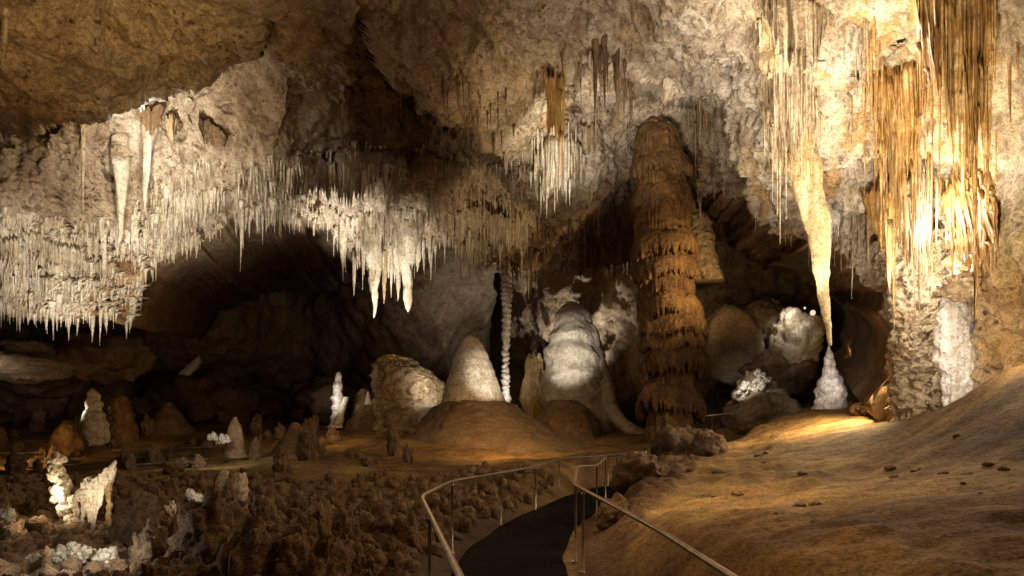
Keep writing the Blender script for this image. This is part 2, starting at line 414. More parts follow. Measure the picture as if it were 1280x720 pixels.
GP = [  # px, py, distance -> surface points of the floor
    (760, 720, 5), (850, 720, 4.5), (1000, 720, 4.2), (1280, 720, 3.5), (830, 640, 8.6), (900, 580, 13), (1000, 540, 17), (1048, 500, 20.5), (1000, 600, 10), (1100, 600, 9.5), (1200, 560, 9.5),
    (1240, 474, 11.5), (1290, 460, 10.8), (1180, 508, 12.6), (1215, 488, 12), (1240, 492, 14), (1200, 512, 14.5), (1160, 519, 14.5), (1130, 521, 16), (1150, 545, 11.5), (1080, 512, 19), (1130, 516, 21), (1200, 516, 21), (1130, 514, 26), (1060, 505, 24), (1230, 505, 17), (1280, 600, 6.8), (890, 556, 20), (960, 530, 20.5), (1000, 516, 20.8), (1080, 515, 18.5),
    (480, 715, 6.6), (400, 720, 6.2), (200, 720, 6.0), (0, 720, 6), (-300, 720, 6), (300, 655, 11), (100, 650, 11), (-100, 640, 12), (400, 605, 18), (520, 618, 16), (560, 600, 17.5), (480, 572, 24), (430, 575, 22), (560, 545, 28), (600, 548, 29.5),
    (650, 566, 25.5), (700, 566, 25), (760, 566, 25), (150, 572, 27), (280, 570, 27), (0, 577, 25), (-300, 577, 25), (300, 545, 33), (400, 536, 36), (200, 535, 36), (50, 535, 34), (-200, 535, 34), (220, 520, 44), (430, 522, 44), (620, 525, 42), (720, 540, 33), (830, 552, 26),
    (930, 520, 34), (1000, 520, 32), (1100, 508, 30), (850, 530, 36), (0, 520, 46), (640, 515, 60), (200, 515, 60), (1000, 510, 50)]
gpa = np.array(GP, float); gw = P(gpa[:, 0], gpa[:, 1], gpa[:, 2])
extra = np.array([(-8, -10, -0.4), (-4, 0, -.3), (-2, 3, -.3), (2.6, 0, 0.25), (6, 0, 0.9), (8, -10, 0.6), (-14, 2, -.6), (12, 4, 1.6), (14, 10, 2.3), (-25, 10, -.2), (-40, 30, 0.5), (2.2, 3.2, 0.2), (26, 20, 2)])
gall = np.concatenate([gw, extra])
ground_tps = TPS(gall[:, :2], gall[:, 2], 2e-5)

def path_near(x, y):
    sh = np.shape(x); q = np.stack([np.ravel(x), np.ravel(y)], -1)
    dist = np.empty(len(q)); z = np.empty(len(q))
    for a in range(0, len(q), 50000):
        b = q[a:a + 50000]; d2 = ((b[:, None] - PC[None, :, :2]) ** 2).sum(-1); k = d2.argmin(1)
        dist[a:a + 50000] = np.sqrt(d2[np.arange(len(b)), k]); z[a:a + 50000] = PC[k, 2]
    return dist.reshape(sh), z.reshape(sh)

def pit_mask(x, y):
    """rough coral covered ground left of the path"""
    px = CX + x / np.maximum(y, 3) * F
    return sstep((700 - px) / 70) * sstep((18.5 - y + (px - 450) * 0.004) / 3)

def rocky_mask(px, y):
    """rough dark rock between the path and the sand"""
    b = np.interp(y, [4, 5, 8, 9.5, 13, 20, 24], [700, 765, 806, 838, 878, 895, 900])
    return sstep((b - px) / 22) * sstep((px - 715) / 20) * sstep((25 - y) / 2)

def ground_z(x, y, detail=True):
    x = np.asarray(x, float); y = np.asarray(y, float)
    z = ground_tps(x, y)
    p = np.stack([x, y, np.zeros_like(x)], -1)
    pm = pit_mask(x, y)
    rough = 0.22 * fbm(p * 0.45, 4) + 0.05 * ridged(p * np.array([.6, 1.5, 1]) + 18, 4) - .06 * np.maximum(0, .35 - worley(p * .7 + 5)) * 4 + 0.10 * ridged(p * np.array([0.7, 1.3, 1]) + 8, 3) * (0.4 + 0.6 * sstep((y - 3) / 6)) + 0.03 * fbm(p * 3.0, 4)
    pq = CX + x / np.maximum(y, 3) * F
    z = z + rough * (0.8 - .5 * sstep((pq - 960) / 60) * sstep((1230 - pq) / 40) * sstep((y - 11) / 3)) - .04
    z = z + pm * (0.3 * ridged(p * 0.8 + 3, 3) + 0.25 * fbm(p * 1.7 + 4, 3) - .32)
    pxx = CX + x / np.maximum(y, 3) * F
    rk = rocky_mask(pxx, y)
    z = z + rk * (.35 * ridged(p * 1.1 + 11, 4) - .15)
    if detail:
        z = z + .15 * rk * np.maximum(0, 0.6 - worley(p * 3)) + (0.05 + 0.25 * pm) * np.maximum(0, 0.6 - worley(p * 2.2)) - 0.02
    dist, pz = path_near(x, y)
    k = sstep((dist - PW - 0.15) / 1.1)
    edge = 0.10 * sstep((dist - PW) / 0.3) * (1 - k)
    return z * k + (pz - 0.03 + edge) * (1 - k)

def build_ground():
    nc = 760
    rows = np.concatenate([[-14, -9, -5, -2, 0, 1.0, 1.8], np.exp(np.linspace(math.log(2.4), math.log(30), 380)), np.exp(np.linspace(math.log(30.2), math.log(75), 60))])
    s = np.linspace(-1.25, 1.25, nc)
    X = s[None] * np.maximum(rows, 5)[:, None]
    Y = np.broadcast_to(rows[:, None], X.shape).copy()
    Z = ground_z(X, Y)
    V = np.stack([X, Y, Z], -1)
    pm = pit_mask(X, Y)[..., None]
    px = CX + X / np.maximum(Y, 3) * F
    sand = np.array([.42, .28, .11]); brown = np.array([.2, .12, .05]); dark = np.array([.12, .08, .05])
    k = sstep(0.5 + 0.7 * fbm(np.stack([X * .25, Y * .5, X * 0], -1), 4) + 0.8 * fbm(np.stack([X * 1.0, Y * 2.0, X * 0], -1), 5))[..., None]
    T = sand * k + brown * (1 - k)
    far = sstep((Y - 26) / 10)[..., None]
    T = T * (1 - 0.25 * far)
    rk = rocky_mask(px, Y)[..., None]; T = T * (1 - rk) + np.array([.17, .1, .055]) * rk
    dark_brown = sstep((X - 6.6 + .9 * fbm(np.stack([X * .5, Y * .5, X * 0 + 3], -1), 3) - .10 * (12 - Y)) / 1.2)[..., None] * sstep((17 - Y) / 3)[..., None]
    T = T * (1 - dark_brown * .55) * (1 - dark_brown * np.array([0, .06, .12]))  # right hill: reddish mud, darkened further for the shade on its front
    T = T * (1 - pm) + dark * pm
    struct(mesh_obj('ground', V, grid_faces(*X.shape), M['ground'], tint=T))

def build_path():
    t = np.gradient(PC[:, :2], axis=0); t /= np.linalg.norm(t, axis=1, keepdims=True)
    nrm = np.stack([t[:, 1], -t[:, 0]], -1)
    cols = np.linspace(-1, 1, 15); V = []
    for c in cols:
        w = PW * c + 0.05 * pn(np.stack([PC[:, 1] * 0.8, PC[:, 0] + c, PC[:, 0] * 0], -1)) * abs(c)
        p = np.stack([PC[:, 0] + nrm[:, 0] * w, PC[:, 1] + nrm[:, 1] * w, PC[:, 2] + 0.012 - 0.02 * c ** 4], -1)
        V.append(p)
    V = np.array(V).transpose(1, 0, 2)
    V[:, 0, 2] -= 0.12; V[:, -1, 2] -= 0.12
    struct(mesh_obj('path', V, grid_faces(len(PC), 15), M['asphalt']))

cu, cV, cP, cN = build_ceiling()
build_back(); build_ground(); build_path()

def ceil_at(px, py):
    """point of the finished roof surface seen at a pixel"""
    j = int(np.clip(np.searchsorted(cu, px), 1, len(cu) - 1))
    col = cV[:, j]; k = int(np.clip(np.searchsorted(col, py), 1, len(col) - 1))
    return cP[k, j].copy()

# ------------------------------------------------------------------ STALACTITES
def cone_geo(base, length, r0, sides=9, rings=9, bend=0.0, sq=1.0, power=0.85):
    power = power * rng.uniform(1.0, 1.8) if rings <= 9 else power
    t = np.linspace(0, 1, rings)
    th = np.linspace(0, 2 * math.pi, sides, endpoint=False)
    sd = rng.random() * 100
    r = r0 * (1 - t) ** power * (1 + 0.16 * np.sin(t * 9 + sd)) + 0.004
    r[0] *= 1.5
    rr = r[:, None] * (1 + 0.22 * pn(np.stack([np.broadcast_to(np.cos(th) * 1.2 + sd, (rings, sides)), np.broadcast_to(np.sin(th) * 1.2, (rings, sides)), np.broadcast_to(t[:, None] * 3, (rings, sides))], -1)))
    V = np.stack([rr * np.cos(th) + bend * t[:, None] ** 2, rr * np.sin(th) * sq, np.broadcast_to(-t[:, None] * length, rr.shape)], -1)
    V[..., 1] += 3.0 * r0 * (np.maximum(0, 1 - t / .14) ** 2)[:, None]
    V += np.asarray(base)
    V = V.reshape(-1, 3)
    fs = grid_faces(rings, sides, True).tolist()
    fs.append(list(range(sides))[::-1]); fs.append([(rings - 1) * sides + k for k in range(sides)])
    return V, fs

cands = []   # (score, base, length, radius, material, zone)
def zone(n, poly_u, f_v, lpx, wpx, mat, z, lift=0.25, big=0.15, test=None):
    for _ in range(n):
        u = rng.uniform(*poly_u); v = f_v(u)
        if z in ('upper', 'upper2', 'shade') and 786 < u < 866: continue
        if test is not None and pn(np.array([u * .028, v * .016, 4.4])) < test: continue
        b = ceil_at(u, v); d = b[1]
        L = lpx[0] + (lpx[1] - lpx[0]) * rng.random() ** 2.2
        w = wpx[0] + (wpx[1] - wpx[0]) * rng.random() ** 2
        cl = .55 + .9 * sstep(.5 + pn(np.array([u * .035, v * .02, 7.7])) + .5 * pn(np.array([u * .12, v * .04, 1.7])))
        L *= cl; w *= .5 + .5 * cl + .5 * (rng.random() < .12)
        if rng.random() < big: L *= 1.35; w *= 1.3
        Lm = L * d / F; r = w * d / F / 2
        base = b + np.array([0, -0.05, lift])
        cands.append((L * w, base, Lm + lift, r, mat, z))
U_ = rng.uniform
zone(1100, (-60, 265), lambda u: U_(0.68, 0.99) * lip(np.array([u]))[0], (5, 24), (3, 7), 'cream', 'left')
zone(60, (-40, 170), lambda u: lip(np.array([u]))[0] - U_(-1, 14), (5, 30), (4, 8), 'cream', 'leftedge')
zone(50, (175, 300), lambda u: lip(np.array([u]))[0] - U_(-1, 14), (8, 24), (3, 6), 'cream', 'leftedge')
zone(800, (290, 660), lambda u: U_(190, 300), (5, 24), (2.5, 7), 'cream', 'mid')
zone(170, (290, 660), lambda u: lip(np.array([u]))[0] - U_(-2, 20), (6, 38), (4, 9), 'cream', 'midedge')
zone(190, (640, 830), lambda u: U_(250, 335), (8, 36), (3, 6), 'brown', 'shade')
zone(150, (690, 890), lambda u: np.interp(u, [690, 700, 745, 790, 830, 870, 890], [48, 60, 66, 92, 116, 126, 145]) + U_(-8, 10), (14, 60), (2.5, 6), 'brown', 'upper')
zone(200, (640, 830), lambda u: U_(60, 240), (8, 26), (2, 5), 'tan', 'upper2', test=.1)
zone(90, (430, 640), lambda u: U_(90, 190), (10, 40), (2, 5), 'brown', 'hollow')
zone(120, (850, 990), lambda u: U_(60, 270), (12, 46), (2, 5), 'tan', 'rightupper', test=.1)
zone(200, (950, 1130), lambda u: U_(10, 330), (16, 80), (2, 5), 'tan', 'rightwall', test=.15)
zone(200, (1080, 1290), lambda u: U_(-10, 300), (22, 90), (2, 5), 'orange', 'straws', test=.0)
zone(60, (860, 1010), lambda u: lip(np.array([u]))[0] - U_(0, 12), (5, 18), (2, 5), 'tan', 'rightedge')
zone(30, (330, 460), lambda u: lip(np.array([u]))[0] - U_(0, 10), (6, 16), (3, 5), 'cream', 'midedge')
INFO = {
    'left': ('slender cream stalactite in the dense fringe across the low left roof', 'stalactites of the left roof fringe'),
    'leftedge': ('small pale stalactite hanging from the lower edge of the left roof', 'stalactites along the left roof edge'),
    'mid': ('grey cream stalactite in the bristling band across the middle of the roof', 'stalactites of the middle band'),
    'midedge': ('pale stalactite hanging from the lower edge of the middle roof band', 'stalactites along the middle roof edge'),
    'shade': ('brown stalactite in the shaded roof left of the tall tiered stalagmite', 'stalactites in the shade'),
    'upper': ('dark brown stalactite under the roof ledge above the tall tiered stalagmite', 'stalactites under the upper ledge'),
    'upper2': ('small tan stalactite on the pale roof left of the tiered stalagmite top', 'small stalactites left of the tiered stalagmite top'),
    'hollow': ('brown stalactite in the dark roof hollow above the bristling band', 'stalactites of the dark hollow'),
    'rightupper': ('tan stalactite on the pale roof between tiered stalagmite and tapering drapery', 'stalactites right of the tiered stalagmite'),
    'rightwall': ('thin tan stalactite on the bright sloping roof around the tapering drapery', 'stalactites on the bright right roof'),
    'straws': ('long thin orange stalactite among the hanging curtains of the right wall', 'orange stalactites of the right wall'),
    'rightedge': ('short tan stalactite at the edge of the right cave opening', 'stalactites at the right opening'),
}
cands.sort(key=lambda c: -c[0])
for c in cands[:285]:
    V, fs = cone_geo(c[1], c[2], c[3], 9, 9, bend=rng.normal() * 0.03)
    o = rebase(mesh_obj('stalactite', V, fs, M[c[4]]), c[1])
    tag(o, INFO[c[5]][0], 'stalactite', INFO[c[5]][1])
for mat in ('cream', 'brown', 'tan', 'orange'):
    Vs, Fs, off = [], [], 0
    for c in cands[285:]:
        if c[4] != mat: continue
        V, fs = cone_geo(c[1], c[2], c[3], 6, 5)
        Vs.append(V); Fs += [[i + off for i in f] for f in fs]; off += len(V)
    if Vs:
        o = mesh_obj('stalactites', np.concatenate(Vs), Fs, M[mat])
        o['kind'] = 'stuff'
        o['label'] = {'cream': 'countless small cream drips along the roof edge', 'brown': 'countless small brown drips under the shaded roof', 'tan': 'countless small tan drips on the right roof', 'orange': 'countless small orange straws on the right wall'}[mat]
        o['category'] = 'stalactites'

def stalactite(px0, py0, py1, wpx, mat, label, dx=0, d=None, power=0.85, group=None, top=None):
    b = ceil_at(px0, py0)
    if d is None: d = b[1] - 0.25
    base = P(px0, py0, d); Lm = (py1 - py0) * d / F; r = wpx * d / F / 2
    V, fs = cone_geo([base[0], base[1], base[2] + 0.6], Lm + 0.6, r, 20, 40, bend=dx * d / F, power=power)
    q = fbm(V * np.array([3, 3, .7]), 3); V[:, 0] += q * r * 0.25; V[:, 1] += q * r * 0.25
    o = rebase(mesh_obj('stalactite', V, fs, M[mat]), [base[0], base[1], base[2]])
    return tag(o, label, 'stalactite', group)

stalactite(8, 18, 84, 13, 'tan', 'lone smooth tan stalactite at the upper left corner', dx=-6)
stalactite(150, 178, 304, 19, 'cream', 'thick pale stalactite with greenish cap hanging left of the brown fin', power=0.5)
stalactite(186, 150, 264, 17, 'cream', 'long narrow pale stalactite below the brown fin in the lit alcove', dx=-5, power=0.6)
stalactite(429, 285, 352, 13, 'cream', 'white stalactite left of the big white cluster in the middle')
stalactite(468, 280, 398, 26, 'cream', 'longest white stalactite of the middle cluster reaching lowest', power=0.7)
stalactite(480, 290, 380, 14, 'tan', 'yellowish stalactite just beside the longest white one')
stalactite(489, 300, 372, 9, 'cream', 'slim white stalactite between the longest one and the broad one')
stalactite(509, 278, 390, 33, 'cream', 'broad white stalactite on the right of the middle cluster', power=0.75)
stalactite(497, 285, 376, 18, 'cream', 'slim white stalactite leaning on the broad one of the middle cluster')
stalactite(521, 285, 340, 18, 'cream', 'short white stalactite at the right end of the middle cluster')
stalactite(455, 285, 345, 11, 'cream', 'short white stalactite at the left end of the middle cluster')
stalactite(537, 288, 330, 8, 'cream', 'small pointed white stalactite first to the right of the middle cluster')
stalactite(556, 285, 333, 8, 'cream', 'small pointed white stalactite second to the right of the middle cluster')
stalactite(605, 262, 332, 12, 'tan', 'tan stalactite in front of the lit patch right of the middle', dx=2)
stalactite(641, 215, 275, 13, 'tan', 'grey brown stalactite pointing down beside the ruffled white curtain')
stalactite(744, 60, 150, 9, 'brown', 'dark pointed stalactite under the ledge left of the tall column top')
stalactite(756, 62, 138, 7, 'brown', 'second dark pointed stalactite under the ledge near the column top')
stalactite(131, 300, 372, 8, 'cream', 'long slim pale stalactite before the dark cleft of the left fringe')
stalactite(104, 165, 275, 6, 'tan', 'thin straw stalactite left of the thick pale one')

# ------------------------------------------------------------------ CURTAINS / DRAPERIES
def curtain(name, top, env, mat, label, cat='drapery', thick=0.12, fold=0.12, teeth=0.35, N=150, Mr=60, freq=22, parent=None, lean=0.0, seed=0, group=None, back=0.15, root=0.9, strands=0):
    """hanging sheet: top = [(px,py,d)], env = [(s, length_px)]; folded, ragged, with real thickness"""
    top = np.array(top, float); e = np.array(env, float)
    s = np.linspace(0, 1, N); ts = np.linspace(0, 1, len(top))
    px, py, d = (np.interp(s, ts, top[:, k]) for k in range(3))
    L = np.interp(s, e[:, 0], e[:, 1])
    def n1(f, o=0): return pn(np.stack([s * f + seed * 7.7 + o, s * 0 + seed, s * 0 + o], -1))
    py = py + 9 * n1(5, 9) + 5 * n1(13, 4)
    saw = np.abs(((s * freq * (1 + 0.3 * n1(3)) + 0.4 * n1(freq * 0.5)) % 1) - 0.5) * 2
    L = L * (1 - teeth * (0.55 * saw + 0.6 * np.clip(0.5 + n1(freq * 0.35, 5), 0, 1)))
    t = np.linspace(0, 1, Mr)[:, None]
    f = fold * (0.9 * n1(freq * 0.45, 2) + 0.6 * n1(freq * 1.1, 3) + 0.35 * (0.5 - saw))
    D = d[None] + f[None] * (0.35 + 0.65 * t) + lean * t + root * (1 - np.minimum(1, t / 0.16)) ** 2
    PXs = px[None] + 2.0 * pn(np.stack([np.broadcast_to(s * 9 + seed, (Mr, N)), np.broadcast_to(t * 2.5, (Mr, N)), np.zeros((Mr, N))], -1))
    base = P(PXs, np.broadcast_to(py[None], (Mr, N)), D)
    Fz = L * d / F
    base[..., 2] -= t * Fz[None]
    base[..., 2] += 0.12 * (1 - t)
    p3 = base * np.array([3.0, 3.0, 0.8]); base[..., 1] += 0.05 * fbm(p3, 3)
    th = thick * (1 - 0.85 * t ** 1.5) * np.ones(N)[None]
    Bk = base.copy(); Bk[..., 1] += th + back * (1 - t)
    V = np.concatenate([base.reshape(-1, 3), Bk.reshape(-1, 3)])
    n0 = Mr * N
    A = grid_faces(Mr, N); B = grid_faces(Mr, N, off=n0)[:, ::-1]
    i = np.arange(N - 1); b0 = (Mr - 1) * N
    bot = np.stack([b0 + i, b0 + i + 1, n0 + b0 + i + 1, n0 + b0 + i], -1)[:, ::-1]
    tp = np.stack([i, i + 1, n0 + i + 1, n0 + i], -1)
    j = np.arange(Mr - 1)
    lf = np.stack([j * N, (j + 1) * N, n0 + (j + 1) * N, n0 + j * N], -1)
    rt = np.stack([j * N + N - 1, (j + 1) * N + N - 1, n0 + (j + 1) * N + N - 1, n0 + j * N + N - 1], -1)[:, ::-1]
    fs = np.concatenate([A, B, bot, tp, lf, rt])
    if strands:
        fs = fs.tolist(); Vs = [V]; off = len(V)
        for k in range(strands):
            q = rng.uniform(-.06, 1.06); i0 = int(np.clip(q, 0, 1) * (N - 1))
            x0 = np.interp(q, ts, top[:, 0]) + rng.normal() * 3; l0 = np.interp(q, e[:, 0], e[:, 1])
            if rng.random() < .5: y0 = np.interp(q, ts, top[:, 1]) + rng.uniform(-22, .12 * l0); pr = rng.uniform(-.12, .12)
            else: y0 = np.interp(q, ts, top[:, 1]) + rng.uniform(.05, .85) * l0; pr = .28
            b = ceil_at(x0, y0); dd = min(b[1], np.interp(q, ts, top[:, 2]) + .3) - pr
            ln = l0 * rng.uniform(.25, .8); w = rng.uniform(1.6, 4.4)
            g, f2 = cone_geo(P(x0, y0, dd) + [0, 0, .15], ln * dd / F + .15, w * dd / F / 2, 7, 8, power=.6)
            Vs.append(g); fs += [[a_ + off for a_ in f_] for f_ in f2]; off += len(g)
        V = np.concatenate(Vs)
    o = mesh_obj(name, V, fs, M[mat], parent)
    if label:
        tc = base[0].mean(0); rebase(o, tc); tag(o, label, cat, group)
    return o

def cd(px, py, off=0.3): return float(ceil_at(px, py)[1]) - off
def ctop(pts, off=0.3): return [(x, y, cd(x, y, off)) for x, y in pts]

curtain('drapery', ctop([(1146, -60), (1180, -60), (1212, -45), (1240, -10)], .22), [(0, 130), (.2, 210), (.4, 250), (.7, 290), (.88, 230), (1, 110)], 'orange', 'widest rust orange curtain hanging from the top of the right wall', fold=.35, teeth=.5, N=300, Mr=90, freq=19, seed=1, strands=80)
curtain('drapery', ctop([(1084, 85), (1105, 75), (1130, 70), (1156, 85)], .2), [(0, 40), (.2, 110), (.5, 265), (.62, 230), (.8, 170), (1, 50)], 'orange', 'long honey coloured curtain between the leaf drape and the widest curtain', fold=.32, teeth=.5, N=240, Mr=80, freq=15, seed=2, strands=60)
curtain('drapery', ctop([(945, -30), (975, -20), (1008, -10), (1034, 15)], .22), [(0, 40), (.3, 100), (.6, 125), (.85, 90), (1, 20)], 'tan', 'ochre wedge shaped curtain at the top edge of the bright roof', fold=.3, teeth=.3, N=150, freq=12, seed=3, strands=50)
curtain('drapery', ctop([(956, 75), (975, 80), (1000, 88), (1024, 110)], .22), [(0, 90), (.3, 150), (.6, 120), (1, 60)], 'tan', 'ragged tan curtain below the ochre wedge above the tapering drape', fold=.3, teeth=.5, N=170, freq=18, seed=4, strands=70)
curtain('drapery', ctop([(1188, 235), (1205, 228), (1228, 240), (1246, 262)], .2), [(0, 60), (.3, 120), (.6, 110), (1, 50)], 'orange', 'small orange curtain in front of the brightest white wall patch', fold=.22, teeth=.55, N=130, freq=14, seed=5, strands=50)
curtain('drapery', ctop([(1105, 225), (1140, 215), (1165, 215)], .2), [(0, 60), (.5, 150), (1, 110)], 'tan', 'pale tan curtain of straws above the knobbly pillar', fold=.2, teeth=.55, N=150, freq=18, seed=11, strands=60)
curtain('drapery', ctop([(668, 185), (690, 170), (712, 168), (728, 185)], .6), [(0, 60), (.2, 86), (.4, 72), (.6, 80), (.8, 58), (1, 22)], 'cream', 'ruffled white curtain lit brightly in the middle of the roof', fold=.55, teeth=.22, N=200, Mr=80, freq=13, seed=6, strands=45)
curtain('drapery', ctop([(683, 88), (692, 92), (706, 92)], .6), [(0, 105), (.5, 90), (1, 100)], 'orange', 'narrow rusty curtain just above the ruffled white one', fold=.2, teeth=.35, N=80, freq=6, seed=7, strands=14)
curtain('drapery', ctop([(728, 158), (740, 152), (752, 160)], .5), [(0, 30), (.5, 50), (1, 20)], 'tan', 'little folded tan curtain right of the ruffled white one', fold=.2, teeth=.3, N=60, freq=4, seed=8)
curtain('drapery', ctop([(172, 130), (186, 136), (201, 130)], .5), [(0, 12), (.5, 36), (1, 28)], 'brown', 'dark brown fin above the narrow pale stalactite in the lit alcove', fold=.2, teeth=.25, N=60, freq=3, seed=9)
curtain('drapery', ctop([(208, 146), (216, 140), (223, 158)], .4), [(0, 14), (.4, 40), (1, 8)], 'tan', 'small leaf like ochre fin right of the dark brown fin', fold=.12, teeth=.15, N=40, freq=2, seed=10)
curtain('drapery', ctop([(248, 150), (262, 150), (280, 168)], .3), [(0, 12), (.4, 36), (1, 16)], 'brown', 'blunt brown fin right of the leaf like ochre fin', fold=.15, teeth=.15, N=50, freq=2, seed=12)
curtain('drapery', ctop([(1085, 245), (1108, 225), (1125, 250)], .5), [(0, 30), (.45, 88), (.62, 150), (.75, 70), (1, 20)], 'orange', 'leaf shaped orange drape with a thin tail on the right slope', fold=.12, teeth=.12, N=80, freq=3, seed=14)

curtain('drapery', ctop([(958, 150), (975, 146), (995, 150), (1016, 162)], .3), [(0, 40), (.35, 80), (.7, 70), (1, 50)], 'honey', 'glowing straw coloured curtain merging into the tapering drape', fold=.2, teeth=.5, N=110, freq=12, seed=51, strands=40)

FL = 'fused cream flutes in the low left roof fringe, one of several such sheets'
FM = 'fused cream flutes in the middle roof band, one of several such sheets'
for k, (t_, e_, lab, grp) in enumerate([
    ([(-30, 300), (0, 296), (40, 305)], [(0, 60), (.5, 85), (1, 60)], FL, 'fused flutes of the left fringe'), ([(30, 290), (65, 300), (100, 310)], [(0, 50), (.5, 90), (1, 62)], FL, 'fused flutes of the left fringe'),
    ([(85, 318), (110, 322), (140, 330)], [(0, 50), (.5, 70), (1, 50)], FL, 'fused flutes of the left fringe'), ([(40, 345), (80, 350), (125, 352)], [(0, 40), (.5, 48), (1, 36)], FL, 'fused flutes of the left fringe'),
    ([(-30, 340), (10, 345), (50, 350)], [(0, 40), (.5, 46), (1, 36)], FL, 'fused flutes of the left fringe'), ([(178, 275), (205, 262), (235, 255)], [(0, 45), (.5, 60), (1, 40)], FL, 'fused flutes of the left fringe'),
    ([(225, 250), (250, 240), (280, 232)], [(0, 45), (.5, 52), (1, 36)], FL, 'fused flutes of the left fringe'),
    ([(345, 212), (375, 205), (405, 208)], [(0, 30), (.5, 50), (1, 36)], FM, 'fused flutes of the middle band'), ([(400, 205), (430, 200), (462, 205)], [(0, 44), (.5, 70), (1, 60)], FM, 'fused flutes of the middle band'),
    ([(440, 262), (470, 262), (500, 262), (530, 262)], [(0, 46), (.4, 66), (.7, 60), (1, 44)], FM, 'fused flutes of the middle band'), ([(535, 250), (570, 255), (605, 262)], [(0, 44), (.5, 58), (1, 46)], FM, 'fused flutes of the middle band'),
    ([(600, 262), (630, 268), (660, 274)], [(0, 40), (.5, 56), (1, 44)], FM, 'fused flutes of the middle band')]):
    curtain('drapery', ctop(t_, .2), e_, 'cream', lab, group=grp, fold=.45, teeth=.6, N=150, Mr=50, freq=15 + k % 5, seed=60 + k, root=1.3, thick=.15, strands=6)

# lathe with outline given in pixels
def lathe(name, prof, d, mat, label=None, cat=None, parent=None, nt=96, nz=140, disp=0.08, rib=0.0, ribf=2.2, ring=0.0, ringf=3.0, pop=0.0, popf=2.5, grit=.4, depth_scale=1.0, smooth_prof=True, group=None, ringn=2, noise_f=0.8, sway=0):
    """prof = [(py, left px, right px)] from the top down"""
    a = np.array(prof, float)
    py = np.linspace(a[0, 0], a[-1, 0], nz)
    lf = np.interp(py, a[:, 0], a[:, 1]); rt = np.interp(py, a[:, 0], a[:, 2])
    if smooth_prof:
        for _ in range(3):
            lf[1:-1] = (lf[:-2] + 2 * lf[1:-1] + lf[2:]) / 4; rt[1:-1] = (rt[:-2] + 2 * rt[1:-1] + rt[2:]) / 4
    cx = (lf + rt) / 2; r = (rt - lf) / 2 * d / F
    c = P(cx, py, np.full(nz, d)); th = np.linspace(0, 2 * math.pi, nt, endpoint=False)
    dirs = np.stack([np.cos(th), np.sin(th) * depth_scale, th * 0], -1)
    V = c[:, None] + r[:, None, None] * dirs[None]
    h = disp * fbm(V * noise_f, 4)
    h = h + disp * grit * fbm(V * noise_f * 4.3 + 3, 3)
    if rib: h = h + rib * (ridged(V * np.array([ribf, ribf, .1]), 2) - .4)
    if ring: h = h + ring * (.5 + 1.4 * np.clip(.4 + pn(V * 1.3 + 5), 0, 1)) * np.sin(V[..., 2] * ringf * 6.28 + ringn * fbm(V * 0.7, 3))
    if pop: h = h + pop * (0.6 - worley(V * popf)) * 1.4
    fall = np.minimum(1, r / (0.25 * r.max() + 1e-6))[:, None]
    V = V + (h * fall)[..., None] * dirs[None]
    n = nz * nt
    V = np.concatenate([V.reshape(-1, 3), [c[0]], [c[-1]]])
    fs = grid_faces(nz, nt, True)[:, ::-1].tolist()
    fs += [[n, k, (k + 1) % nt] for k in range(nt)]
    fs += [[n + 1, (nz - 1) * nt + (k + 1) % nt, (nz - 1) * nt + k] for k in range(nt)]
    o = mesh_obj(name, V, fs, M[mat], parent)
    if label: rebase(o, c[-1]); tag(o, label, cat, group)
    return o

